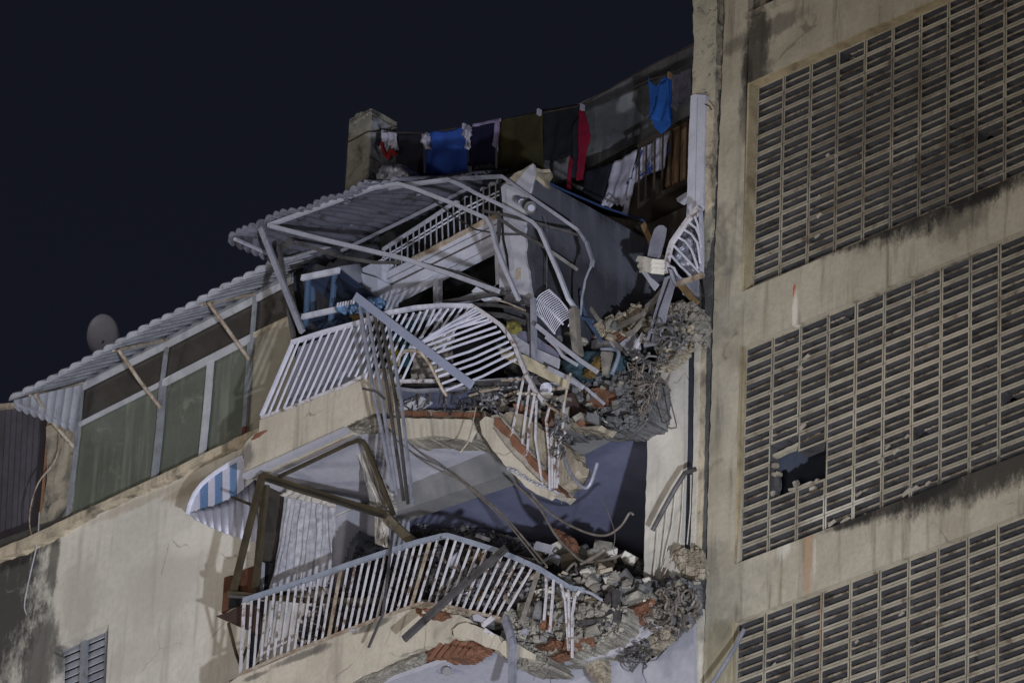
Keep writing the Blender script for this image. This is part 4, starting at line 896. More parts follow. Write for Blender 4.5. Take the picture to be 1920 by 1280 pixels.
mk('plaster', tp([(899, 790), (910, 780), (923, 783), (922, 800), (938, 822), (953, 842), (1000, 890), (1025, 913), (1044, 922), (1027, 934), (1005, 925), (985, 912), (950, 875), (920, 838), (903, 812)], -1.52, .06, 1.0, 7, 81), m_cream, hc)
mk('mortar_bed', tp([(921, 779), (932, 776), (946, 787), (975, 820), (1010, 865), (1053, 923), (1040, 932), (1030, 915), (1000, 888), (955, 843), (925, 803)], -1.5, .2, .8, 7, 82), m_mortar, hc)
for i, q in enumerate(([(927, 783), (934, 782), (957, 808), (950, 819), (938, 810), (926, 796)], [(955, 820), (962, 813), (986, 841), (979, 852), (960, 836)], [(985, 857), (991, 847), (1014, 875), (1008, 886), (996, 874)], [(1013, 889), (1018, 881), (1036, 902), (1030, 908)], [(1036, 911), (1040, 906), (1051, 920), (1040, 923)])):
    mk('brick', tp(q, -1.53, .2, .9, 6, 90+i), m_terra, hc)
mk('concrete', tp([(936, 778), (958, 772), (983, 776), (1006, 796), (1040, 822), (1068, 841), (1082, 864), (1084, 880), (1076, 896), (1062, 908), (1050, 916), (1034, 900), (1010, 868), (975, 826), (955, 800)], -1.44, .16, 1.5, 6, 84), m_concw, hc)
mk('broken_lip', lump([(950, 874), (968, 880), (1000, 902), (1030, 915), (1050, 918), (1040, 922), (1010, 912), (975, 892), (952, 880)], -1.56, .03, 3, .05, 85, 3, .09), m_lav, hc)
def rub(nm, poly, Y, mat, label, cat='rubble', amp=.12, step=4, th=.3, seed=1, fall=9, freq=.05, bl=.35, dens=1.0, **k):
    area = (max(p[0] for p in poly)-min(p[0] for p in poly))*(max(p[1] for p in poly)-min(p[1] for p in poly))
    n = max(10, min(220, int(area/45*dens)))
    a = lump(poly, Y, amp*.75, step, th, seed, fall, freq*.6, bl, **k)
    return tag(mk(nm, join(a, rockmass(poly, Y-.01, n, .02, .10, seed, amp*.7), rockmass(poly, Y-.03, int(n*1.6), .01, .032, seed+7, amp*.9)), mat), label, cat)
rub('broken_slab', [(1062, 745), (1090, 716), (1130, 708), (1190, 690), (1216, 700), (1222, 760), (1214, 790), (1180, 804), (1140, 806), (1105, 800), (1075, 790), (1060, 770)], -.35, m_dust, 'torn grey-brown slab edge below the teal blanket', amp=.16, seed=101)
tag(mk('slab_edge_strip', tp([(1004, 764), (1060, 786), (1100, 800), (1128, 797), (1120, 805), (1075, 802), (1040, 786), (1008, 772)], -.9, .2, 1.2, 6, 6), m_concw), 'thin pale broken slab edge curving under the rubble', 'rubble')
tag(mk('exposed_brick', tp([(1096, 732), (1118, 727), (1140, 724), (1144, 738), (1138, 752), (1112, 758), (1098, 750)], -.58, .1, 1.2, 6, 7), m_terra), 'bright terracotta brick face exposed in the torn slab', 'brick')
tag(mk('dark_tile', tp([(1040, 742), (1074, 736), (1085, 760), (1126, 790), (1100, 797), (1060, 775)], -.75, .04, .8, 9, 8), M('dark_brown_tile', (78, 62, 58), (60, 48, 46), scale=3, rough=.4)), 'dark brown tiled fragment tipped against the slab edge', 'tile')
rub('concrete_mass', [(1254, 570), (1278, 564), (1304, 574), (1318, 600), (1316, 612), (1294, 620), (1284, 638), (1260, 638), (1256, 600)], -.2, m_conc, 'big rough concrete knob where the slab joined the pier', seed=102, amp=.1, th=.12)
rub('concrete_mass', [(1304, 592), (1326, 590), (1326, 650), (1318, 652), (1310, 630), (1302, 622)], -.04, m_conc, 'rough concrete sliver beside the joint', seed=103, amp=.04, th=.05)
rub('concrete_chunk', [(1236, 668), (1262, 648), (1289, 640), (1288, 662), (1262, 682), (1240, 694), (1230, 685)], -.35, m_concw, 'wedge of warm grey concrete caught in the wire tangle', seed=104, amp=.05, bl=.1, th=.08)
rub('slab_piece', [(1085, 622), (1120, 608), (1170, 590), (1194, 574), (1200, 582), (1165, 618), (1130, 632), (1090, 645)], .0, m_concw, 'broken flat slab piece with a small round hole', seed=105, amp=.04, bl=0)
tag(mk('dark_hole', tube([W(1151, 608, -.08), W(1152, 609, .02)], .035, 10), m_black), 'dark round hole in the flat slab piece', 'hole')
hbk = thing('hollow_brick', 'hollow terracotta brick with four dark openings in the rubble', 'brick')
c_ = [(1146, 634), (1174, 616), (1182, 625), (1156, 645)]
mk('back', tp(c_, .0, .15), m_black, hbk)
mk('shell', bar(P3([(x, y, -.02) for x, y in c_+c_[:1]]), .02, .05), m_terra, hbk)
mk('web', bar(P3([(1151, 640, -.02), (1178, 621, -.02)]), .012, .05), m_terra, hbk)
for a, b in (((1153, 630), (1163, 640)), ((1163, 624), (1172, 634))): mk('web', bar(P3([(*a, -.021), (*b, -.021)]), .012, .05), m_terra, hbk)
tag(mk('plasterboard', tp([(1088, 652), (1118, 635), (1150, 640), (1156, 652), (1140, 652), (1088, 655)], -.1, .04, .5, 9, 4), m_lav), 'lavender white plaster panel lying behind the teal blanket', 'panel')
tag(mk('plasterboard', tp([(1160, 645), (1190, 622), (1196, 650), (1184, 674), (1168, 660)], -.08, .05, .5, 9, 4), m_lav), 'lavender white plaster panel below the hollow brick', 'panel')
tag(mk('timber', tp([(1145, 640), (1152, 636), (1186, 676), (1180, 682)], -.12, .06), m_greyw), 'dark timber between the two white plaster panels', 'timber')
tag(mk('teal_blanket', lump([(1050, 674), (1075, 668), (1100, 656), (1140, 653), (1158, 656), (1162, 664), (1152, 690), (1135, 700), (1104, 714), (1080, 716), (1058, 698)], -.55, .12, 4, .15, 106, 10, .035), fabric('teal_blanket', (56, 74, 84), (44, 60, 70)), smooth=True), 'teal blanket slumped over the broken slab', 'blanket')
tag(mk('mustard_cloth', lump([(1112, 676), (1126, 663), (1130, 668), (1120, 690), (1106, 704), (1092, 706), (1096, 694)], -.68, .04, 3, .06, 107, 5), fabric('mustard_cloth', (112, 90, 54))), 'mustard yellow foam piece on the teal blanket', 'foam')
wp = thing('slatted_wood', 'bundle of pale grey slats on the teal blanket', 'slats')
for i in range(6): mk('slat', bar(P3([(1128+i*.5, 664+7*i, -.72), (1148-i*1.5, 665+7*i, -.7)]), .045, .03), m_greyw, wp)
tag(mk('bent_blue_pipe', tube(P3(smooth_path([(1128, 655, -.62), (1152, 655, -.62), (1160, 662, -.64), (1156, 680, -.68), (1148, 700, -.72)])), .02, 8), m_bluerail), 'bent blue-grey tube over the end of the teal blanket', 'tube')
tag(mk('rubble_ridge', lump([(1120, 620), (1160, 590), (1195, 565), (1215, 560), (1262, 575), (1262, 650), (1222, 700), (1180, 700), (1165, 665), (1140, 640)], .25, .2, 4, .4, 108, 10, .05, .4), m_dust), 'dusty heap of grey rubble behind the wire tangle', 'rubble')
tag(mk('rubble_ridge', lump([(985, 600), (1030, 600), (1080, 640), (1160, 600), (1180, 660), (1150, 720), (1060, 740), (985, 720), (940, 690), (930, 640)], .35, .2, 5, .4, 109, 10, .05, .4), m_dust), 'dark heap of rubble inside the torn upper flat', 'rubble')
tag(mk('floor_debris', lump([(738, 735), (800, 722), (900, 722), (1000, 700), (1060, 735), (1066, 790), (1004, 800), (950, 776), (905, 775), (742, 770)], -.75, .15, 5, .5, 110, 10, .05, .4), m_dust), 'grey debris lying along the upper balcony floor under the railing', 'rubble')
bs = thing('wash_basin', 'blue-grey plastic wash basin lying under the upper railing', 'basin')
mk('bowl', prism([W(744, 729, -1.15), W(879, 727, -1.15), W(866, 752, -1.05), W(850, 764, -1.05), (W(762, 764, -1.05)), W(752, 752, -1.05)], Vector((0, .35, 0))), M('blue_grey_plastic', (76, 80, 100), (64, 68, 86), scale=3, rough=.5, bump=.1), bs)
mk('rim', bar(P3([(742, 728, -1.2), (780, 733, -1.2), (880, 728, -1.2)]), .03, .04), m_alu, bs)
for i in range(4): mk('rib', bar(P3([(785+i*22, 735, -1.17), (781+i*22, 758, -1.1)]), .014, .02), m_alud, bs)

def stick(nm, pts, w, mat, label, cat, h=None, rnd=False, group=None): return tag(member(nm, pts, w, mat, h, None, rnd), label, cat, group)
S = stick
S('bent_post', [(1000, 560, -1.15), (1001, 620, -1.15), (1002, 680, -1.15)], .075, m_alu, 'upright grey channel left of the wire rack', 'post', .05)
S('broken_beam', [(830, 567, -1.1), (900, 556, -1.1), (950, 548, -1.1)], .05, m_alud, 'dark broken beam resting on the top rail of the railing', 'beam', .04)
S('broken_beam', [(948, 560, -1.15), (1000, 568, -1.15)], .07, m_alud, 'short dark beam joined to the upright grey channel', 'beam', .05)
S('bent_sheet', [(888, 571, -1.1), (930, 572, -1.1), (970, 580, -1.1), (990, 590, -1.1), (996, 640, -1.1), (1000, 676, -1.1)], .045, m_alud, 'dark bent channel curving round the fan of white bars', 'channel', .03)
S('bent_sheet', [(900, 588, -1.05), (945, 592, -1.05), (985, 605, -1.05)], .07, m_alud, 'second dark channel just under the top of the fan railing', 'channel', .03)
S('copper_pipe', [(923, 560, -1.2), (950, 567, -1.2), (985, 582, -1.2)], .02, m_rust, 'thin brass coloured pipe with an open end', 'pipe', rnd=True)
S('square_post', [(1076, 580, -1.0), (1079, 625, -1.0), (1085, 668, -1.0)], .11, m_greyw, 'short square weathered post beside the wire rack', 'post', .1)
S('white_bar', [(1006, 610, -1.35), (1050, 646, -1.35), (1090, 677, -1.35), (1120, 697, -1.35)], .06, m_alul, 'longest shiny white bar crossing the teal blanket', 'bar', .03)
S('white_bar', [(1024, 632, -1.2), (1044, 650, -1.2), (1056, 668, -1.2), (1082, 684, -1.2)], .045, m_alul, 'kinked white bar behind the longest one', 'bar', .03)
S('white_bar', [(1028, 690, -1.3), (1060, 706, -1.3), (1093, 726, -1.3)], .06, m_alul, 'shiny white bar lying on the cream plank', 'bar', .03)
S('white_bar', [(1066, 704, -1.25), (1100, 728, -1.25), (1133, 757, -1.25)], .04, m_alul, 'pointed white strip ending at the terracotta brick', 'bar', .02)
tag(mk('cream_plank', tp([(938, 652), (958, 657), (990, 668), (1040, 696), (1066, 707), (1060, 727), (1020, 708), (978, 688), (940, 668)], -1.2, .04, .6, 8, 9), M('cream_plank', (168, 160, 140), (150, 140, 120), (100, 88, 68), scale=4, dcover=(.6, .7), bump=.4)), 'cream plank with nail holes sloping behind the end of the fan railing', 'plank')
tag(mk('lavender_sheet', tp([(958, 626), (964, 622), (970, 632), (1010, 655), (1048, 672), (1045, 694), (1010, 684), (978, 668)], -1.08, .02, .5, 9, 9), m_lav), 'lavender white sheet standing behind the cream plank', 'panel')
tag(mk('lavender_sheet', tp([(960, 618), (994, 622), (1045, 660), (1046, 672), (1010, 655), (975, 636)], -1.0, .02, .5, 9, 10), M('violet_sheet', (112, 112, 132), (98, 98, 118), scale=2, rough=.4)), 'shiny violet-grey sheet above the lavender one', 'panel')
tag(mk('yellow_flowers', lump([(950, 602), (966, 600), (972, 614), (962, 624), (950, 618)], -1.15, .05, 2, .06, 111, 4), M('yellow_plastic', (118, 112, 56), (80, 76, 48), scale=14)), 'small yellow bundle behind the fan railing', 'bundle')
tag(mk('metal_pan', tube([W(1024, 728, -1.1), W(1028, 729, -1.0)], .06, 14, .05), m_alu), 'round silver pan half buried in the debris', 'pan')
tag(mk('white_wrapper', lump([(905, 738), (920, 734), (938, 734), (932, 744), (912, 750), (895, 748)], -1.1, .05, 3, .05, 112, 4, .1), m_lav), 'crumpled white sheet in the debris right of the basin', 'sheet')
S('rusty_bar', [(940, 713, -1.15), (985, 711, -1.15)], .025, m_rust, 'thin rusty bar below the fan railing', 'bar')
S('rusty_bar', [(880, 742, -1.18), (910, 733, -1.18), (935, 728, -1.18)], .022, m_rust, 'short rusty bar right of the basin', 'bar')
S('grey_bar', [(742, 727, -1.0), (820, 722, -1.0), (905, 720, -1.0), (960, 720, -1.0)], .05, m_alud, 'long grey rail lying behind the basin', 'bar')
S('pale_bar', [(970, 738, -1.3), (1035, 738, -1.3)], .03, m_pierw, 'short pale rail end under the cream plank', 'bar')
S('broken_pole', [(893, 762, -1.6), (885, 800, -1.65), (877, 830, -1.7), (863, 848, -1.7)], .016, m_rust, 'thin rusty rod hanging in front of the sagging kerb', 'rod', rnd=True)
# ---- wire rack of thin curved rods
wr = thing('wire_rack', 'white wire dish rack bent into a curved shield', 'rack')
for i in range(17):
    u = i/16; a = (1029+u*42, 543+u*50); b = (1001+u*37, 583+u*42)
    m1 = ((a[0]+b[0])/2-6+5*u, (a[1]+b[1])/2-6)
    mk('rod', tube(P3(smooth_path([(a[0], a[1], -1.0), (m1[0], m1[1], -1.08), (b[0], b[1], -1.0)], 4)), .006, 4), m_whitec, wr)
mk('rod', tube(P3(smooth_path([(1029, 543, -1.0), (1052, 565, -1.0), (1071, 593, -1.0), (1066, 612, -1.0)], 4)), .01, 5), m_whitec, wr)
mk('rod', tube(P3(smooth_path([(1001, 583, -1.0), (1012, 592, -1.06), (1030, 612, -1.0), (1040, 625, -1.0)], 4)), .01, 5), m_whitec, wr)
mk('rod', tube(P3(smooth_path([(1008, 560, -1.05), (1030, 580, -1.1), (1056, 608, -1.05)], 4)), .01, 5), m_whitec, wr)
for p, l in (([(1090, 545, -.4), (1093, 575, -.4), (1101, 600, -.4), (1118, 624, -.4), (1128, 640, -.4)], 'flat blue strap hanging down into the rubble'), ([(1060, 540, -.5), (1075, 575, -.5), (1090, 596, -.5), (1112, 603, -.5)], 'grey-blue tube bent behind the square post')):
    S('blue_strap', p, .05, M('blue_strap', (64, 80, 108), (54, 68, 94), scale=4), l, 'strap', .015)
S('timber', [(1109, 578, -.1), (1118, 592, -.1), (1126, 602, -.1)], .055, m_greyw, 'short pale timber sticking up from the rubble ridge', 'timber')
S('timber', [(1210, 596, -.3), (1190, 620, -.3), (1174, 628, -.3)], .05, m_greyw, 'grey timber lying beside the hollow brick', 'timber')
S('timber', [(1207, 625, -.35), (1190, 654, -.35)], .045, m_whitep, 'narrow white timber standing above the wires', 'timber')
S('timber', [(1253, 530, -.3), (1230, 560, -.3), (1205, 590, -.3), (1160, 612, -.2)], .055, m_greyw, 'long grey timber sloping from the shutter to the slab piece', 'timber')
S('timber', [(1247, 545, -.28), (1232, 556, -.28), (1212, 575, -.28)], .04, m_alu, 'short grey channel beside the long grey timber', 'timber')

# ================================================================== debris caught on the pier
cg = thing('corner_railing', 'white curved corner railing hanging beside the pier', 'railing')
q = lambda x, y: (1160+x/4, 380+y/4)
def cm(nm, pts, w, mat, Y=-.45, h=None, rnd=False):
    return member(nm, [(*q(x, y), Y) for x, y in pts], w, mat, h, cg, rnd)
cm('rail', [(606, 30), (560, 75), (480, 185), (400, 300), (384, 350), (366, 430), (350, 525)], .06, m_whitep, -.5)
cm('rail', [(614, 40), (622, 200), (626, 400), (622, 535)], .05, m_white, -.4, .04)
cm('rail', [(430, 612), (520, 580), (636, 543)], .055, m_rust, -.5, .05)
for p in ([(568, 95), (592, 160), (608, 250)], [(530, 150), (580, 190), (605, 250), (618, 330)], [(488, 200), (545, 235), (590, 300), (606, 400), (612, 450)], [(448, 260), (500, 290), (545, 350), (575, 430), (594, 490)],
          [(415, 322), (500, 410), (612, 530)], [(390, 390), (460, 470), (550, 556)], [(375, 470), (415, 490), (440, 540), (482, 584)]): cm('bar', p, .03, m_whitec, -.47, .025, True)
tag(mk('dented_sheet', lump([q(*p) for p in [(470, 210), (540, 200), (600, 280), (612, 520), (540, 560), (420, 440), (400, 330), (430, 300)]], -.25, .12, 3, .03, 120, 6, .06), m_alu, smooth=True), 'dented grey sheet behind the corner railing', 'sheet')
tag(mk('grey_sheet', tp([q(*p) for p in [(400, 480), (440, 560), (590, 570), (590, 700), (480, 690), (470, 620), (390, 520)]], -.1, .03, .7, 6, 5), m_alu), 'crumpled grey sheet under the corner railing', 'sheet')
tag(mk('torn_shutter_strip', tp([q(*p) for p in [(215, 400), (235, 290), (270, 195), (300, 170), (335, 170), (346, 185), (335, 260), (310, 350), (290, 425), (250, 435)]], -.55, .03, .3, 8, 5), m_alu), 'upright paddle-shaped grey shutter slat', 'slat')
sbn = thing('shutter_band', 'curved band of dusty white shutter slats folded into a point', 'slat')
for i in range(3):
    y = i*34
    mk('slat', bar([W(*q(x, yy+y*(1-.0)), Yq) for x, yy, Yq in [(140+i*12, 420+i*8, -.55), (190, 425, -.62), (250, 442, -.66), (345, 452, -.6)]], .055, .015), m_pierw, sbn)
tag(mk('folded_metal_strip', tp([q(*p) for p in [(134, 470), (200, 400), (212, 415), (180, 480), (240, 560), (300, 610), (262, 655), (200, 560)]], -.48, .02, .4, 8, 5), m_alul), 'folded pale slat below the curved shutter band', 'slat')
tag(mk('long_shutter_slat', tp([q(*p) for p in [(345, 560), (380, 545), (412, 620), (372, 760), (340, 900), (290, 1065), (248, 1068), (188, 1080), (215, 1000), (280, 780)]], -.62, .02, .4, 10, 5), m_alu), 'long blue-grey shutter slat standing in the wire tangle', 'slat')
mk('slat_seam', bar([W(*q(x, y), -.63) for x, y in [(382, 570), (300, 800), (235, 1040)]], .012, .01), m_black, label='dark seam down the long blue-grey shutter slat', cat='seam')
tag(mk('hanging_metal_strip', tp([q(*p) for p in [(375, 495), (395, 500), (420, 590), (425, 612), (400, 600), (385, 540)]], -.6, .02), m_alul), 'short pale slat hanging from the corner railing', 'slat')
S('wooden_plank', [(*q(185, 160), -.2), (*q(245, 290), -.2), (*q(320, 410), -.2)], .085, m_wood, 'tan plank behind the paddle-shaped slat', 'plank', .03)
S('wooden_plank', [(*q(465, 615), -.2), (*q(530, 690), -.2), (*q(590, 760), -.2)], .09, m_wood, 'tan plank under the corner railing', 'plank', .03)
tag(mk('white_shutter_strip', tp([(1295, 180), (1302, 177), (1323, 178), (1320, 300), (1318, 385), (1300, 405), (1286, 455), (1290, 300)], -.05, .05, .4, 12, 5), m_white), 'tall white boxed strip against the upper pier', 'strip')
for x in (1308,): mk('groove', bar([W(x, 182, -.0505), W(x-5, 390, -.0505)], .005, .002), m_alu, label='thin groove %s the tall white boxed strip' % {1302: 'on the left of', 1308: 'down the middle of', 1315: 'on the right of'}[x], cat='groove')
tag(mk('beige_strip', tp([(1324, 185), (1338, 200), (1334, 380), (1322, 395)], -.03, .05, .8, 10, 5), m_sillc), 'crumbling beige strip right of the tall white one', 'strip')
S('bent_hook', [(1322, 196, -.08), (1330, 199, -.08), (1334, 206, -.08)], .012, m_black, 'small black wire hook at the top of the beige strip', 'hook', rnd=True)
# pipes and trims low on the pier
q2 = lambda x, y: (740+x/2.4615, 760+y/2.4615)
S('corrugated_hose', [(*q2(1390, 292), -.25), (*q2(1340, 310), -.28), (*q2(1290, 390), -.3), (*q2(1240, 480), -.3), (*q2(1190, 575), -.28)], .055, m_alud, 'thick dark hose bent over the pier', 'hose', rnd=True)
for i, (p, l) in enumerate((([(1368, 320), (1365, 480), (1350, 640)], 'rightmost thin white conduit on the pier'), ([(1335, 320), (1325, 520), (1300, 760)], 'thin white conduit left of the dark channel'), ([(1300, 380), (1280, 560), (1225, 790), (1215, 830)], 'long white conduit ending in the rubble'), ([(1258, 480), (1250, 560), (1235, 690), (1220, 800)], 'short white conduit with a broken top'), ([(1215, 580), (1205, 700), (1186, 860)], 'leftmost thin white conduit on the pier'))):
    S('conduit', [(*q2(*a), -.06-.01*i) for a in p], .014, m_pierw, l, 'conduit', rnd=True)
rub('plaster_lump', [q2(1290, 680), q2(1400, 655), q2(1420, 700), q2(1430, 780), q2(1370, 812), q2(1345, 760), q2(1300, 720)], -.2, m_concw, 'smooth beige lump of plaster hanging at the foot of the pier', seed=131, amp=.05, step=3, bl=.1, th=.06)
S('barbed_cable', [(*q2(1340, 655), -.3), (*q2(1290, 680), -.32), (*q2(1262, 740), -.32), (*q2(1225, 820), -.34), (*q2(1190, 880), -.36)], .018, m_rust, 'thin knotted cable running down from the plaster lump', 'cable', rnd=True)
# ================================================================== lower balcony
LBc = thing('lower_balcony', 'cream lower balcony slab, shattered towards the right', 'balcony')
ZL = W(600, 1300, -1.2).z
mk('kerb', tp([(420, 1286), (446, 1268), (560, 1220), (652, 1182), (740, 1149), (787, 1137), (800, 1150), (862, 1152), (880, 1160), (852, 1172), (845, 1192), (770, 1222), (720, 1248), (640, 1285), (560, 1320), (420, 1340)], -1.2, .14, .8, 8, 141, skip=(0, 1, 2, 3)), m_cream, LBc)
mk('slab', prism([W(430, 1275, -1.06), W(640, 1190, -1.06), W(850, 1150, -1.06), W(1010, 1150, -.7), W(1300, 1140, .0), W(1300, 1140, .2), W(600, 1300, .0)], Vector((0, 0, -.12))), m_dust, LBc)
# white underside and ceiling of the storey below
ZU = W(760, 1246, -1.18).z
xu = W(425, 1283, -1.2).x
mk('soffit', prism([Vector((xu, -1.19, ZU-.06)), Vector((XPI+.05, -1.02, ZU-.06)), Vector((XPI+.2, .02, ZU-.06)), Vector((xu, .02, ZU-.06))], Vector((0, 0, .05))), m_lav, LBc)
mk('under_lip', lump([(620, 1290), (700, 1258), (772, 1228), (800, 1222), (784, 1238), (720, 1268), (660, 1298)], -1.19, .03, 3, .1, 142, 4), m_conc, LBc)
mk('wall', box(W(600, 1300, 0).x, XPI+.02, .0, .25, ZU-3, ZU-.06), m_lav, LBc)
mk('terracotta', lump([(768, 1240), (800, 1215), (844, 1191), (880, 1198), (917, 1212), (900, 1224), (870, 1240), (830, 1236), (800, 1238)], -1.12, .05, 3, .1, 143, 6, .04), m_terra, LBc)
for i in range(6):
    mk('terracotta_rib', bar(P3([(806+i*14, 1234-i*1.5, -1.17), (828+i*12, 1206+i*2, -1.17)]), .03, .03), m_terra, LBc)
mk('terracotta', lump([(776, 1138), (800, 1136), (842, 1146), (850, 1158), (830, 1166), (800, 1160), (780, 1150)], -1.22, .05, 3, .1, 144, 5), m_terra, LBc)
mk('broken_edge', lump([(770, 1130), (790, 1124), (860, 1140), (945, 1158), (942, 1166), (870, 1150), (800, 1138), (778, 1140)], -1.22, .03, 3, .06, 145, 4), m_concw, LBc)
tag(mk('plaster_chunk', tp([(849, 1180), (860, 1170), (876, 1166), (905, 1178), (935, 1192), (942, 1206), (934, 1218), (910, 1212), (880, 1196), (851, 1192)], -1.28, .08, .9, 7, 146), m_cream), 'long cream plaster chunk above the terracotta ribs', 'plaster')
rub('kerb_chunk', [(940, 1196), (952, 1200), (975, 1210), (1010, 1222), (1030, 1238), (1034, 1250), (1005, 1254), (975, 1250), (955, 1236), (938, 1222)], -1.15, m_conc, 'grey and cream chunk of kerb hanging at the bottom edge', seed=147, amp=.07)
tag(mk('plaster_skin', tp([(932, 1216), (944, 1200), (960, 1200), (980, 1212), (1000, 1224), (998, 1236), (972, 1230), (950, 1234)], -1.3, .04, .8, 6, 148), m_cream), 'cream plaster skin left of the grey kerb chunk', 'plaster')
tag(mk('cone_chunk', lump([(1078, 1228), (1098, 1222), (1118, 1226), (1134, 1240), (1136, 1280), (1140, 1300), (1124, 1290), (1112, 1268), (1090, 1246)], -.7, .05, 3, .08, 149, 7), m_concw), 'pointed lump of warm concrete hanging from the slab underside', 'rubble')
LE = dict(step=4, th=.35)
rub('slab_edge', [(940, 1150), (985, 1132), (1060, 1128), (1140, 1128), (1175, 1140), (1176, 1170), (1150, 1200), (1100, 1215), (1060, 1232), (1010, 1228), (975, 1208), (940, 1196)], -1.0, m_conc, 'broad broken grey face of the lower balcony slab', seed=151, amp=.12, bl=.3, dens=.35, **LE)
tag(mk('plaster_underside', tp([(1034, 1236), (1070, 1222), (1130, 1206), (1190, 1180), (1222, 1166), (1236, 1172), (1200, 1200), (1150, 1226), (1100, 1238), (1050, 1246)], -.78, .03, 1.2, 8, 181), m_lav), 'torn strip of white underside plaster along the bottom of the lower slab', 'plaster')
tag(mk('plaster_sheet', tp([(1208, 1244), (1232, 1236), (1262, 1200), (1300, 1160), (1302, 1340), (1200, 1340), (1214, 1284), (1206, 1262)], -.05, .04, 1.6, 8, 182, skip=(3, 4)), m_lav), 'white plaster sheet with a torn left edge below the pier', 'plaster')
rub('slab_edge', [(1160, 1125), (1215, 1110), (1235, 1130), (1230, 1165), (1200, 1195), (1150, 1212), (1150, 1175)], -.7, m_conc, 'grey slab face right of the dark channel', seed=152, amp=.08, step=4, th=.15, dens=.4)
rub('slab_edge', [(1212, 1094), (1256, 1082), (1304, 1090), (1306, 1140), (1290, 1162), (1256, 1192), (1228, 1200), (1218, 1150)], -.35, m_dust, 'rough grey slab root beside the pier foot', seed=153, amp=.08, step=4, th=.1)
rub('slab_edge', [(1130, 1212), (1180, 1190), (1220, 1172), (1256, 1170), (1252, 1190), (1222, 1216), (1188, 1234), (1140, 1230)], -.6, m_concw, 'warm grey underside wedge below the wire coil', seed=154, amp=.06, step=4, th=.12)
rub('rubble_heap', [(860, 1085), (920, 1072), (980, 1090), (1040, 1086), (1090, 1060), (1130, 1062), (1170, 1078), (1220, 1086), (1218, 1128), (1160, 1136), (1060, 1132), (990, 1140), (920, 1146), (870, 1130)], -.6, m_dust, 'dusty heap of rubble on the lower balcony floor', seed=155, amp=.2, bl=.4, **LE)
rub('rubble_heap', [(800, 1032), (870, 1020), (960, 1050), (1020, 1072), (1000, 1110), (940, 1136), (860, 1134), (790, 1120), (760, 1080)], -.45, M('dark_debris', (72, 72, 78), (50, 50, 56), (30, 30, 34), scale=5, bump=.8, hue=.3), 'dark heap of household debris behind the lower railing', seed=156, amp=.2, bl=.4, **LE)
rub('rubble_heap', [(600, 1120), (700, 1080), (790, 1060), (800, 1130), (700, 1170), (620, 1200), (560, 1220), (560, 1170)], -.6, m_dark, 'dark shapeless debris behind the left of the lower railing', seed=157, amp=.12, **LE)
rub('rubble_heap', [(740, 985), (800, 975), (900, 990), (1010, 1020), (1100, 1040), (1160, 1030), (1215, 1060), (1215, 1100), (1000, 1100), (800, 1060), (740, 1040)], .9, m_dust, 'heap of rubble inside the lower room', seed=158, amp=.3, **LE)
tag(mk('dark_brick', tp([(1055, 1218), (1060, 1198), (1106, 1192), (1108, 1204), (1080, 1212)], -1.12, .1, .9, 6, 4), m_terra), 'thin terracotta strip in the slab face, right of the dangling bars', 'brick')
for i, (poly, Y, l) in enumerate((([(1000, 1212), (1024, 1206), (1034, 1196), (1048, 1200), (1040, 1212), (1020, 1216)], -1.2, 'terracotta strip in the slab face above the kerb chunk'),
        ([(1030, 1232), (1050, 1220), (1068, 1218), (1062, 1230), (1040, 1236)], -1.2, 'terracotta strip at the underside of the slab'),
        ([(1010, 1178), (1016, 1158), (1024, 1152), (1030, 1164), (1022, 1176)], -1.18, 'terracotta fragment beside the blue-grey bottle'),
        ([(1166, 1142), (1195, 1132), (1222, 1122), (1216, 1150), (1202, 1172), (1196, 1158), (1178, 1156)], -.84, 'large terracotta fragment right of the dark channel'))):
    tag(mk('brick_fragment', lump(poly, Y, .05, 2.5, .08, 160+i, 4), m_terra), l, 'brick')
tag(mk('hanging_brick', lump([(1034, 990), (1046, 992), (1066, 1005), (1074, 1020), (1070, 1030), (1058, 1024), (1046, 1008)], -.5, .04, 2.5, .1, 165, 4), m_terra), 'terracotta fragment hanging on the bent rebar in the lower room', 'brick')
dc = thing('dark_channel', 'dark metal channel jutting out of the slab face', 'channel')
mk('web', bar(P3([(1143, 1112, -1.0), (1145, 1168, -1.05)]), .09, .03), m_alud, dc); mk('flange', bar(P3([(1155, 1108, -1.06), (1158, 1165, -1.1)]), .05, .06), m_alud, dc)
mk('arm', bar(P3([(1085, 1170, -1.12), (1142, 1163, -1.1)]), .05, .05), m_alud, dc)
tag(mk('bottle', tube([W(1012, 1128, -1.2), W(1010, 1140, -1.2), W(1008, 1160, -1.2)], .035, 10, .055), m_dust, smooth=True), 'blue-grey bottle-shaped object stuck in the slab face', 'bottle')
S('downpipe', [(947, 1158, -1.35), (956, 1185, -1.38), (962, 1210, -1.38), (961, 1240, -1.36), (960, 1300, -1.34)], .105, m_alu, 'bent blue-grey downpipe hanging at the bottom edge', 'pipe', .06)
sc_ = thing('security_lamp', 'small grey lamp housing on the white underside at the bottom', 'lamp')
mk('housing', rock(W(840, 1252, -.95), .16, .14, .15, 7, 12, (0, .2, .3)), m_alu, sc_); mk('bracket', bar(P3([(826, 1248, -.9), (836, 1244, -.9)]), .03, .03), m_alul, sc_); mk('lens', tube([W(838, 1256, -1.04), W(838, 1258, -1.08)], .045, 10), m_alud, sc_)

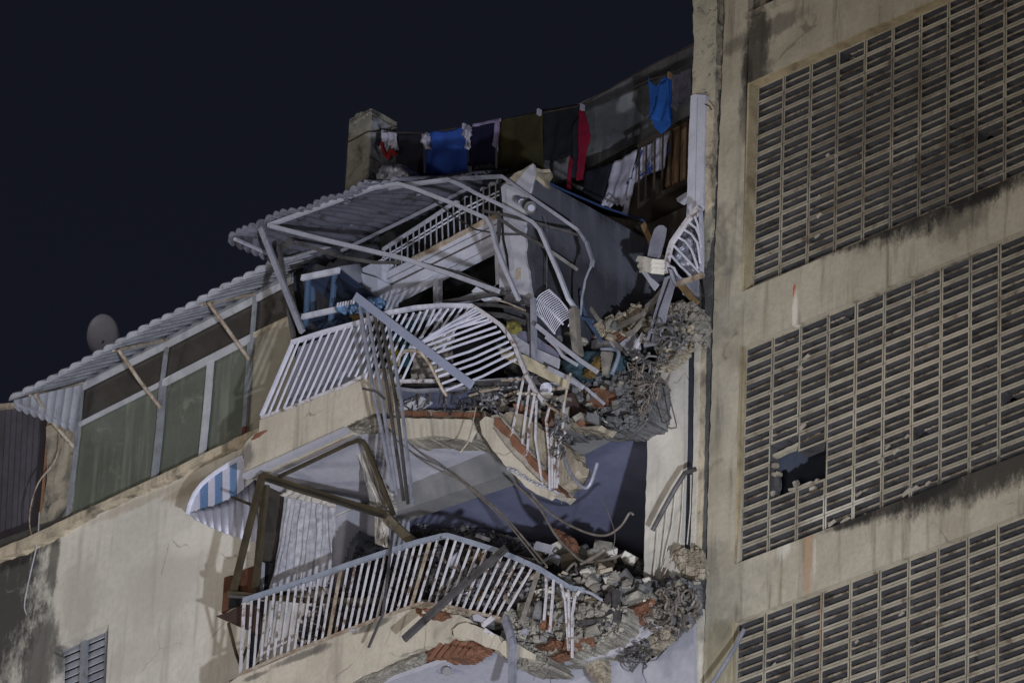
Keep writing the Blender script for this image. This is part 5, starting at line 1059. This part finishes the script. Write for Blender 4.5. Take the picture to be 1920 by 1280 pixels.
# ---- lower railing
lr = thing('lower_railing', 'long lower balcony railing with blue-grey handrail, its right part bent down', 'railing')
Yl = -1.28
ttop = [(457, 1125), (520, 1105), (590, 1082), (652, 1059), (780, 1017), (829, 1005)]; tbot = [(448, 1264), (520, 1232), (590, 1205), (652, 1180), (760, 1140), (790, 1130)]
member('handrail', [(*p, Yl) for p in ttop]+[(840, 1004, Yl), (855, 1008, Yl), (930, 1031, Yl), (970, 1047, Yl), (1012, 1066, Yl), (1049, 1089, Yl), (1070, 1102, Yl), (1093, 1106, Yl)], .07, m_bluerail, .05, lr)
member('bottom_rail', [(*p, Yl) for p in tbot], .035, m_rust, .03, lr)
member('bottom_rail', [(790, 1130, Yl), (830, 1134, Yl), (860, 1140, Yl), (900, 1150, Yl), (947, 1161, Yl)], .04, m_rust, .03, lr)
n = 27
for i in range(n):
    u = i/(n-.3); a = along(ttop, u); b = along(tbot, min(1, u*1.0+.005))
    member('bar', [(a[0]+1, a[1]+5, Yl), (b[0]+1, b[1], Yl)], .05 if i in (0, 13) else (.046 if i == 25 else .027), m_rust if i in (13, 25) else m_whitep, .022, lr)
rtop = [(840, 1008), (860, 1014), (930, 1034), (970, 1050), (998, 1063)]; rbot = [(803, 1132), (830, 1135), (860, 1142), (900, 1152), (942, 1160)]
for i in range(12):
    u = i/11; a = along(rtop, u); b = along(rbot, u)
    member('bar', [(a[0], a[1], Yl), (b[0], b[1], Yl)], .027, m_whitep, .022, lr)
member('wide_bar', [(1011, 1067, Yl), (990, 1130, Yl), (977, 1170, Yl)], .06, m_greyw, .03, lr)
for i, p in enumerate(([(1023, 1076), (1025, 1105), (1020, 1162)], [(1038, 1086), (1036, 1120), (1031, 1184)], [(1052, 1094), (1060, 1125), (1064, 1180), (1066, 1218)], [(1066, 1104), (1067, 1150), (1068, 1218)], [(1087, 1107), (1078, 1120), (1073, 1150), (1073, 1232)])):
    member('bar', [(x, y, Yl-.02*i) for x, y in p], .03, m_whitep, .024, lr)
member('torn_end', [(1093, 1106, Yl), (1110, 1112, Yl), (1128, 1124, Yl)], .035, m_alul, root=lr, rnd=True)
member('torn_end', [(921, 1188, -1.3), (910, 1180, -1.3)], .05, m_whitep, root=lr)
member('loose_bar', [(905, 1172, -1.3), (925, 1156, -1.3)], .05, m_whitep, root=lr)
tag(mk('white_tile', tp([(886, 1153), (896, 1150), (910, 1158), (906, 1166), (888, 1162)], -1.3, .02, .6, 5, 4), m_lav), 'small white tile lying under the bent lower railing', 'tile')
tag(mk('white_tile', tp([(653, 1180), (664, 1177), (667, 1180), (656, 1183)], -1.3, .02), m_lav), 'tiny white flake on the lower balcony kerb', 'tile')

# ---- dark window frame torn out
wf = thing('torn_window_frame', 'dark bronze window frame torn out and leaning over the lower balcony', 'window frame')
qf = lambda x, y: (330+x/2.6667, 800+y/2.6667)
def fm(nm, pts, w, h=.05, mat=None): return member(nm, [(*qf(x, y), Y) for x, y, Y in pts], w, mat or m_bronze, h, wf)
fm('post', [(432, 240, -1.3), (360, 520, -1.25), (284, 830, -1.2)], .1, .06); fm('post', [(450, 290, -1.2), (425, 520, -1.1), (395, 840, -1.0)], .1, .06)
fm('head', [(430, 245, -1.32), (620, 310, -1.3), (850, 380, -1.25), (1052, 440, -1.2)], .11, .06); fm('head_lip', [(450, 262, -1.36), (740, 350, -1.33), (1040, 452, -1.25)], .025, .02, m_dark)
fm('side', [(512, 250, -1.26), (700, 162, -1.26), (860, 85, -1.26), (910, 68, -1.26)], .045, .04); fm('side', [(905, 68, -1.26), (935, 72, -1.26), (950, 95, -1.25), (1000, 215, -1.2), (1050, 340, -1.15), (1088, 440, -1.1)], .06, .04)
fm('leg', [(1040, 430, -1.2), (1100, 500, -1.1), (1185, 575, -1.0)], .13, .06); fm('sill', [(258, 832, -1.3), (400, 845, -1.2), (620, 865, -1.1), (1000, 870, -1.0)], .07, .05); fm('sill', [(262, 846, -1.32), (400, 856, -1.25)], .03, .05, m_alud)
fm('strut', [(262, 980, -1.1), (300, 1130, -1.1), (325, 1195, -1.1)], .035, .03); fm('strut', [(355, 1100, -1.1), (325, 1190, -1.1), (330, 1240, -1.1)], .025, .03); fm('strut', [(278, 350, -1.0), (385, 392, -1.1)], .04, .03)
fm('lower_post', [(395, 870, -1.0), (385, 1050, -1.0), (372, 1215, -1.0)], .1, .05, m_black)
m_redw = M('red_brown_veneer', (84, 56, 42), (70, 46, 36), (50, 34, 28), scale=4, streak=.5, rough=.6)
cb = thing('broken_cabinet', 'red-brown veneer cabinet panels sticking out at the left end of the lower balcony', 'cabinet')
mk('panel', tp([qf(*p) for p in [(240, 752), (278, 740), (290, 840), (265, 905), (228, 930)]], -.95, .03), m_redw, cb)
mk('panel', tp([qf(*p) for p in [(318, 720), (386, 694), (390, 840), (300, 830)]], -.8, .03), m_redw, cb)
mk('shelf', tp([qf(*p) for p in [(198, 945), (260, 925), (330, 886), (410, 890), (412, 1032), (320, 1000)]], -1.05, .04), M('dark_brown_board', (62, 46, 42), (48, 36, 34), scale=3), cb)
mk('dark_panel', tp([qf(*p) for p in [(270, 850), (330, 850), (310, 890), (262, 905)]], -.98, .03), m_black, cb)
tag(mk('wall_cupboard', tp([qf(*p) for p in [(455, 290), (540, 300), (528, 420), (500, 600), (480, 740), (455, 860), (415, 850), (430, 500)]], -.55, .3), M('dark_door', (66, 62, 60), (50, 47, 46), scale=2, rough=.5)), 'dark cupboard door standing behind the bronze frame', 'cupboard')
tag(mk('picture_frame', bar(P3([(*qf(435, 680), -.7), (*qf(428, 830), -.7)]), .03, .03), m_alul), 'thin silver strip beside the cupboard', 'strip')
tag(mk('black_box', tp([qf(*p) for p in [(445, 672), (490, 680), (470, 820), (438, 830)]], -.65, .1), m_black), 'black box beside the striped curtain', 'box')
f_cur = M('striped_curtain', (150, 150, 158), (118, 118, 128), (84, 84, 92), scale=14, rough=.95, streak=.8, bump=.2)
f_cur2 = M('pale_curtain', (158, 154, 150), (136, 132, 130), (100, 96, 94), scale=10, rough=.95, streak=.7, bump=.2)
tag(mk('striped_curtain', cloth([(*qf(540, 320), -.75), (*qf(795, 385), -.65), (*qf(770, 790), -.65), (*qf(470, 830), -.75)], 60, 20, .05, 9, 5, ragged=.01), f_cur, smooth=True), 'long grey striped curtain hanging in the lower balcony', 'curtain')
tag(mk('striped_curtain', cloth([(*qf(440, 860), -.72), (*qf(770, 800), -.62), (*qf(740, 1080), -.6), (*qf(400, 1190), -.7)], 50, 12, .04, 9, 5), f_cur2, smooth=True), 'lower part of the curtain seen through the white railing', 'curtain')
tag(mk('curtain_heading', cloth([(*qf(560, 300), -.85), (*qf(800, 360), -.75), (*qf(790, 400), -.75), (*qf(528, 345), -.85)], 30, 4, .04, 7, 6), f_cur2, smooth=True), 'bunched heading of the striped curtain', 'curtain')
tag(mk('torn_curtain', cloth([(*qf(892, 90), -.8), (*qf(950, 88), -.8), (*qf(1050, 400), -.75), (*qf(985, 400), -.75)], 20, 20, .05, 4, 7), f_cur2, smooth=True), 'narrow torn curtain hanging from the corner of the frame', 'curtain', 'torn curtain pieces')
tag(mk('torn_curtain', cloth([(*qf(985, 395), -.75), (*qf(1055, 400), -.75), (*qf(1062, 600), -.75), (*qf(1012, 590), -.75)], 20, 12, .05, 4, 8), f_cur2, smooth=True), 'lower end of the narrow torn curtain, above the railing', 'curtain', 'torn curtain pieces')
tag(mk('ragged_trim', lump([qf(*p) for p in [(955, 100), (975, 120), (1030, 260), (1060, 300), (1100, 400), (1100, 430), (1080, 420), (1020, 280), (960, 130)]], -.98, .04, 3, .02, 170, 3, .12), f_cur2), 'ragged pale fringe along the bronze frame', 'fringe')
m_bag = M('black_plastic_bag', (28, 30, 36), (20, 22, 28), (60, 76, 96), scale=6, rough=.25, dcover=(.66, .72), dscale=12, bump=.8, bscale=14, bdist=.03)
tag(mk('rubbish_bag', lump([qf(*p) for p in [(878, 565), (900, 540), (918, 522), (925, 550), (980, 590), (1010, 640), (1000, 760), (960, 850), (870, 860), (836, 800), (850, 660)]], -.8, .16, 4, .4, 171, 12, .04), m_bag, smooth=True), 'shiny black rubbish bag standing behind the lower railing', 'bag')
tag(mk('dark_furniture', tp([qf(*p) for p in [(420, 870), (1000, 880), (1000, 900), (900, 960), (700, 1060), (420, 1180), (380, 1190)]], -.35, .1), m_dark), 'dark low furniture behind the left of the lower railing', 'furniture')

# ---- striped side awning
sa = thing('striped_awning', 'small white awning cheek with three blue stripes', 'awning')
m_wst = M('awning_white', (172, 173, 190), (160, 161, 178), scale=3, rough=.5, bump=.05); m_bst = M('awning_blue', (90, 114, 150), (80, 104, 140), scale=3, rough=.5, bump=.05)
cur = [(352, 964), (356, 946), (365, 925), (378, 908), (392, 895), (410, 882), (430, 869), (452, 857), (458, 856)]
bse = [(352, 966), (366, 958), (380, 955), (396, 948), (410, 943), (424, 938), (437, 931), (450, 925), (459, 918)]
def yat(poly, x):
    for p, q_ in zip(poly, poly[1:]):
        if p[0] <= x <= q_[0]: return p[1]+(q_[1]-p[1])*(x-p[0])/max(1e-6, q_[0]-p[0])
    return poly[-1][1]
xs_ = [353, 374, 390, 402, 417, 430, 444, 458]
for i in range(7):
    x0_, x1_ = xs_[i], xs_[i+1]-.6; ks = [x0_+(x1_-x0_)*k/4 for k in range(5)]
    mk('stripe', tp([(x, yat(cur, x)) for x in ks]+[(x, yat(bse, x)+2.2*math.sin((x-x0_)/(x1_-x0_)*3.14)) for x in ks[::-1]], -.5-(.012 if i % 2 == 0 else 0), .02), m_bst if i % 2 else m_wst, sa)
mk('edge_trim', tube(P3([(x, y, -.52) for x, y in cur]), .025, 6), m_whitec, sa)
for i in range(9):
    u0, u1 = i/9, (i+1.08)/9; V = []
    for j in range(5):
        v = j/4
        for s in range(7):
            u = u0+(u1-u0)*s/6; a = along([(352, 962), (372, 955), (404, 946), (440, 930), (470, 905), (478, 898)], min(1, u)); b = along([(360, 968), (392, 984), (420, 996), (450, 1006), (478, 1012), (486, 1010)], min(1, u))
            ar = math.sin(math.pi*s/6)
            V.append(W(a[0]+(b[0]-a[0])*v, a[1]+(b[1]-a[1])*v+ar*4*(v > .9), -.5-.35*math.sin(v*1.57)*u-.03*ar))
    n0 = len(V); V += [p+Vector((0, .012, 0)) for p in V]; F = []
    for j in range(4):
        for s in range(6): a = j*7+s; F += [[a, a+7, a+8, a+1], [a+n0, a+1+n0, a+8+n0, a+7+n0]]
    for s in range(6): F += [[s, s+1, s+1+n0, s+n0], [28+s, 28+s+n0, 29+s+n0, 29+s]]
    for j in range(4): F += [[7*j, 7*j+n0, 7*j+7+n0, 7*j+7], [7*j+6, 7*j+13, 7*j+13+n0, 7*j+6+n0]]
    mk('scalloped_strip', (V, F), m_wst, sa, smooth=True)

# ---- loose bars, cables and rebar in and below the lower room
S('fallen_channel', [(950, 1026, -1.5), (850, 1112, -1.6), (757, 1198, -1.7)], .09, m_alud, 'long dark channel fallen across the bent lower railing', 'channel', .06)
S('fallen_strip', [(737, 985, -1.4), (729, 1060, -1.42), (718, 1150, -1.45), (691, 1213, -1.5)], .04, m_alud, 'dark strip hanging down over the lower kerb', 'strip', .02)
for i, (p, w, l) in enumerate((([(742, 805), (790, 850), (850, 890), (915, 945), (960, 990), (1017, 1062)], .02, 'upper of two rusty rods sagging across the lower room'),
        ([(740, 822), (800, 868), (870, 905), (930, 952), (975, 1000), (1025, 1060)], .022, 'lower of two rusty rods sagging across the lower room'),
        ([(1000, 930), (1030, 960), (1070, 985), (1110, 1001), (1140, 1002), (1165, 985), (1180, 962), (1187, 964)], .028, 'hooked bar curling in front of the dark doorway'),
        ([(965, 905), (1010, 950), (1040, 1000), (1072, 1035), (1095, 1052), (1130, 1050), (1165, 1040)], .028, 'long bent bar ending above the rubble'),
        ([(885, 825), (920, 842), (960, 870), (1000, 930)], .02, 'thin bar behind the hanging slab chunk'),
        ([(1050, 830), (1062, 870), (1075, 895), (1096, 914), (1108, 905), (1120, 868)], .05, 'thick silver curved strip right of the hanging chunk'),
        ([(1120, 809), (1139, 824), (1163, 826), (1187, 814), (1213, 791)], .012, 'pale cable arc under the torn slab'),
        ([(1127, 935), (1140, 960), (1153, 1000), (1150, 1030), (1158, 1046)], .008, 'thin wire hanging in front of the doorway'),
        ([(1062, 885), (1055, 900), (1053, 920), (1053, 945)], .008, 'fine wire below the hanging slab chunk'),
        ([(1075, 1085), (1060, 1075), (1078, 1055), (1082, 1075)], .03, 'kinked pale rod on the rubble heap'),
        ([(1090, 1058), (1120, 1040), (1135, 1028)], .05, 'dusty bar lying on the rubble at the doorway'))):
    S('bent_rod', [(x, y, -.8 if i in (0, 1) else (-1.45 if i == 5 else -.6)) for x, y, _ in smooth_path([(a, b, 0) for a, b in p], 4)], w*(.8 if i == 5 else 1), m_alu if i in (5,) else m_rebar, l, 'rod', rnd=True)
S('rebar_loop', [(1249, 725, -.4), (1238, 724, -.4), (1231, 730, -.4), (1240, 765, -.4), (1252, 800, -.4), (1258, 803, -.4), (1268, 801, -.4), (1268, 795, -.4), (1258, 755, -.4), (1250, 722, -.4)], .016, m_rebar, 'closed rebar stirrup hanging on the pale pier', 'rebar', rnd=True)
S('rebar_rod', [(1217, 690, -.4), (1216, 740, -.4), (1218, 785, -.4)], .016, m_wire, 'straight thin rod left of the stirrup', 'rebar', rnd=True)
S('rebar_rod', [(1235, 700, -.42), (1233, 715, -.42), (1247, 716, -.42), (1256, 700, -.42), (1250, 722, -.42), (1258, 733, -.42)], .02, m_rebar, 'twisted rod ends above the stirrup', 'rebar', rnd=True)
S('thick_cable', [(1025, 1222, -.9), (1060, 1220, -.9), (1110, 1214, -.85), (1170, 1195, -.75), (1205, 1165, -.7), (1228, 1158, -.7), (1234, 1168, -.7), (1238, 1180, -.7)], .028, m_alu, 'thick grey cable running along under the slab to the coil', 'cable', rnd=True)
S('bottom_pipe', [(1395, 1180, -.15), (1385, 1200, -.2), (1365, 1235, -.3), (1330, 1290, -.4)], .045, m_alu, 'blue-grey tube crossing the bottom left of the right building', 'tube', rnd=True)
S('thin_wire', [(1028, 1240, -1.1), (1032, 1262, -1.1), (1032, 1300, -1.1)], .01, m_wire, 'thin wire hanging below the grey kerb chunk', 'wire', rnd=True)
S('thin_wire', [(1136, 1170, -1.0), (1120, 1200, -1.0), (1113, 1228, -1.0)], .008, m_wire, 'thin wire hanging from the dark channel', 'wire', rnd=True)
# coil
pts = []
for k in range(60):
    a = k*.63; t = k/59; c = (1175+22*t, 1248-26*t); pts.append((c[0]+13*math.cos(a)+5*math.sin(a), c[1]+10*math.sin(a), -.85+.06*math.cos(a)))
S('wire_coil', pts, .02, m_wire, 'coiled corrugated cable at the bottom right under the slab', 'coil', rnd=True)
# tangles: nobody could count these strands
def tangle(poly, Y, n, seed, w, mat, label, curl=16, names='wire_tangle', dz=.25):
    r = random.Random(seed); vfs = []
    x0 = min(p[0] for p in poly); x1 = max(p[0] for p in poly); y0 = min(p[1] for p in poly); y1 = max(p[1] for p in poly)
    while len(vfs) < n:
        x, y = r.uniform(x0, x1), r.uniform(y0, y1)
        if not inside(x, y, poly): continue
        a = r.uniform(0, 6.3); P = [(x, y, Y+r.uniform(-dz, 0))]
        for k in range(r.randint(4, 9)):
            a += r.uniform(-.9, .9); s = r.uniform(.25, 1)*curl*.5; x += math.cos(a)*s; y += math.sin(a)*s
            if not inside(x, y, poly): a += 2.2; 
            P.append((x, y, min(Y+.02, max(Y-dz*1.3, P[-1][2]+r.uniform(-.05, .05)))))
        vfs.append(tube(P3(smooth_path(P, 3)), r.uniform(.6, 1.3)*w, 4))
    return tag(mk(names, join(*vfs), mat), label, 'wires', kind='stuff')
tangle([(1212, 640), (1240, 610), (1262, 590), (1296, 604), (1290, 640), (1262, 662), (1240, 690), (1222, 712), (1208, 690)], -.5, 26, 201, .011, m_wire, 'dense tangle of torn cables beside the shutter slat', 30)
tangle([(1185, 690), (1215, 680), (1230, 700), (1225, 760), (1205, 780), (1190, 740)], -.55, 30, 202, .007, m_rebar, 'hanging strands of cable at the left of the pale pier', 34)
tangle([(1215, 1120), (1260, 1105), (1305, 1110), (1310, 1150), (1280, 1180), (1250, 1205), (1215, 1180)], -.7, 30, 203, .011, m_rebar, 'dense tangle of torn cables at the foot of the pier', 30)
tangle([(1165, 1220), (1205, 1196), (1225, 1210), (1215, 1240), (1180, 1260)], -.75, 26, 204, .009, m_wire, 'loose strands around the wire coil')
tangle([(1030, 790), (1060, 780), (1070, 820), (1055, 860), (1036, 850)], -1.45, 14, 205, .008, m_wire, 'snarled wires above the dangling bars')
tangle([(800, 1040), (930, 1050), (1000, 1090), (930, 1130), (820, 1120)], -.75, 40, 206, .012, m_alud, 'thin strips tangled behind the bent railing', 26)
tangle([(745, 735), (900, 725), (1000, 735), (1060, 770), (900, 768), (750, 765)], -.95, 40, 207, .010, m_alud, 'thin strips scattered around the basin', 26)

# ---- loose pieces scattered on the heaps, each its own thing
def scatter(poly, Y, n, seed, mats, smin, smax, name, label, cat, group, elong=1.6, amp=.0, flat=.7):
    r = random.Random(seed); k = 0
    x0 = min(p[0] for p in poly); x1 = max(p[0] for p in poly); y0 = min(p[1] for p in poly); y1 = max(p[1] for p in poly)
    while k < n:
        x, y = r.uniform(x0, x1), r.uniform(y0, y1)
        if not inside(x, y, poly): continue
        s = smin+(smax-smin)*r.random()**2; yy = Y(x, y) if callable(Y) else Y
        o = mk(name, rock(W(x, y, yy+r.uniform(-.08, .04)), s*r.uniform(1, elong), s*r.uniform(.7, 1.2), s*r.uniform(flat*.6, flat*1.2), seed*100+k, 12), r.choice(mats))
        hx = ('left', 'middle', 'right')[min(2, int(3*(x-x0)/(x1-x0)))]; hy = ('upper', 'middle', 'lower')[min(2, int(3*(y-y0)/(y1-y0)))]
        sz = 'tiny' if s < smin+(smax-smin)*.12 else ('small' if s < smin+(smax-smin)*.4 else 'large')
        cn = {'warm_concrete': 'sandy', 'broken_concrete': 'grey', 'grey_dusty_rubble': 'dark grey', 'pale_pier_plaster': 'pale', 'terracotta_brick': 'terracotta', 'grey_timber': 'wooden', 'grey_aluminium': 'metal', 'dark_aluminium': 'dark metal', 'light_aluminium': 'shiny', 'splintered_wood': 'tan', 'dark_interior': 'black'}.get(o.data.materials[0].name, 'grey')
        tag(o, '%s %s %s, %s %s part' % (sz, cn, label, hy, hx), cat, group); k += 1
CH = [m_conc, m_conc, m_dust, m_concw, m_pierw]
scatter([(1000, 1085), (1060, 1070), (1130, 1062), (1215, 1085), (1216, 1128), (1120, 1128), (1010, 1135)], -.78, 60, 301, CH, .035, .12, 'concrete_chunk', 'chunk on the lower balcony rubble heap', 'rubble', 'chunks on the lower rubble heap')
scatter([(950, 1140), (1140, 1130), (1150, 1190), (1050, 1225), (990, 1215)], -1.1, 26, 302, [m_conc, m_dust, m_conc], .04, .11, 'concrete_chunk', 'lump on the broken face of the lower slab', 'rubble', 'lumps on the lower slab face')
scatter([(1125, 610), (1190, 570), (1255, 580), (1255, 640), (1180, 690), (1150, 650)], -.12, 36, 303, CH, .035, .12, 'concrete_chunk', 'chunk in the heap under the shutter slats', 'rubble', 'chunks in the upper rubble heap')
scatter([(960, 600), (1060, 620), (1100, 640), (1060, 730), (985, 720)], -.5, 26, 304, [m_dust, m_conc, m_terra], .05, .16, 'concrete_chunk', 'chunk inside the torn upper flat', 'rubble', 'chunks inside the upper flat')
scatter([(900, 745), (1060, 740), (1120, 790), (1060, 800), (950, 772)], -1.05, 34, 305, [m_dust, m_conc, m_greyw, m_dust, m_terra], .05, .15, 'concrete_chunk', 'chunk along the broken upper slab edge', 'rubble', 'chunks along the upper slab edge')
scatter([(1066, 720), (1190, 695), (1212, 770), (1150, 800), (1080, 785)], -.62, 26, 306, [m_dust, m_conc], .035, .10, 'concrete_chunk', 'lump on the torn face of the upper slab', 'rubble', 'lumps on the upper slab face')
scatter([(1215, 1095), (1310, 1085), (1312, 1170), (1240, 1200)], -.55, 24, 307, [m_dust, m_conc], .04, .13, 'concrete_chunk', 'lump among the cables at the pier foot', 'rubble', 'lumps at the pier foot')
scatter([(810, 1040), (900, 1036), (1000, 1085), (960, 1130), (830, 1125)], -.78, 46, 308, [m_dust, m_alud, m_greyw, m_alul, m_dust, m_wood, m_dark], .04, .16, 'debris_piece', 'debris piece behind the bent lower railing', 'debris', 'household debris behind the lower railing', 2.6, 0, .35)
scatter([(900, 1020), (1180, 1030), (1200, 1070), (1000, 1070)], .5, 24, 309, CH, .06, .25, 'concrete_chunk', 'shaded chunk inside the lower room', 'rubble', 'chunks inside the lower room')
scatter([(1230, 640), (1290, 600), (1320, 600), (1300, 660), (1240, 690)], -.5, 14, 310, [m_conc, m_concw], .04, .1, 'concrete_chunk', 'lump hanging among the upper cables', 'rubble', 'lumps among the upper cables')
for i, (a, b, w, mt) in enumerate((((1003, 1022), (1035, 1030), .12, m_lav), ((1030, 1040), (1050, 1052), .12, m_lav), ((880, 1030), (905, 1040), .05, m_alul), ((900, 1048), (920, 1060), .06, m_alul), ((930, 1052), (945, 1062), .06, m_alul), ((893, 1003), (918, 1012), .05, m_lav))):
    S('pale_sheet', [(*a, -.5 if i > 1 else .2), (*b, -.5 if i > 1 else .2)], w, mt, 'pale %s in the debris %s' % (('plate', 'sheet', 'strip', 'foil', 'foil', 'slat')[i], ('deep inside the lower room', 'right of the plate inside the lower room', 'left of the long dark channel', 'under the end of the dark channel', 'right of the dark channel end', 'above the bend of the lower handrail')[i]), 'sheet', .02)
r = random.Random(5)
for i in range(34):
    x, y = r.uniform(800, 1000), r.uniform(1040, 1125); a = r.uniform(-.8, .5); L = r.uniform(18, 60)
    S('loose_lath', [(x, y, -.85+r.uniform(-.1, .1)), (x+L*math.cos(a), y+L*math.sin(a), -.7)], r.uniform(.02, .05), r.choice([m_greyw, m_alud, m_alud, m_rust, m_wire]), 'thin lath or strip lying loose behind the bent lower railing', 'lath', .02, group='laths behind the lower railing')
for i in range(26):
    x, y = r.uniform(890, 1060), r.uniform(725, 780); a = r.uniform(-.5, .8); L = r.uniform(18, 60)
    S('loose_lath', [(x, y, -1.05+r.uniform(-.1, .1)), (x+L*math.cos(a), y+L*math.sin(a), -.95)], r.uniform(.02, .05), r.choice([m_greyw, m_alud, m_alu, m_rust, m_wire]), 'thin lath or strip lying loose along the torn upper floor', 'lath', .02, group='laths along the torn upper floor')

# ================================================================== put every object at its own place
def base(e):
    lo_ = Vector((1e9,)*3); hi_ = -lo_
    def walk(o):
        for c in o.children:
            if c.type == 'MESH':
                for k in c.data.vertices:
                    p = wc[c]+k.co
                    for i in range(3): lo_[i] = min(lo_[i], p[i]); hi_[i] = max(hi_[i], p[i])
            walk(c)
    walk(e); return Vector(((lo_.x+hi_.x)/2, (lo_.y+hi_.y)/2, lo_.z))
objs = list(wc.keys())
for e in [o for o in COL.objects if o.type == 'EMPTY' and o.parent is None]: wc[e] = base(e)
for o in list(wc.keys()):
    o.location = wc[o]-(wc[o.parent] if o.parent else Vector((0, 0, 0)))
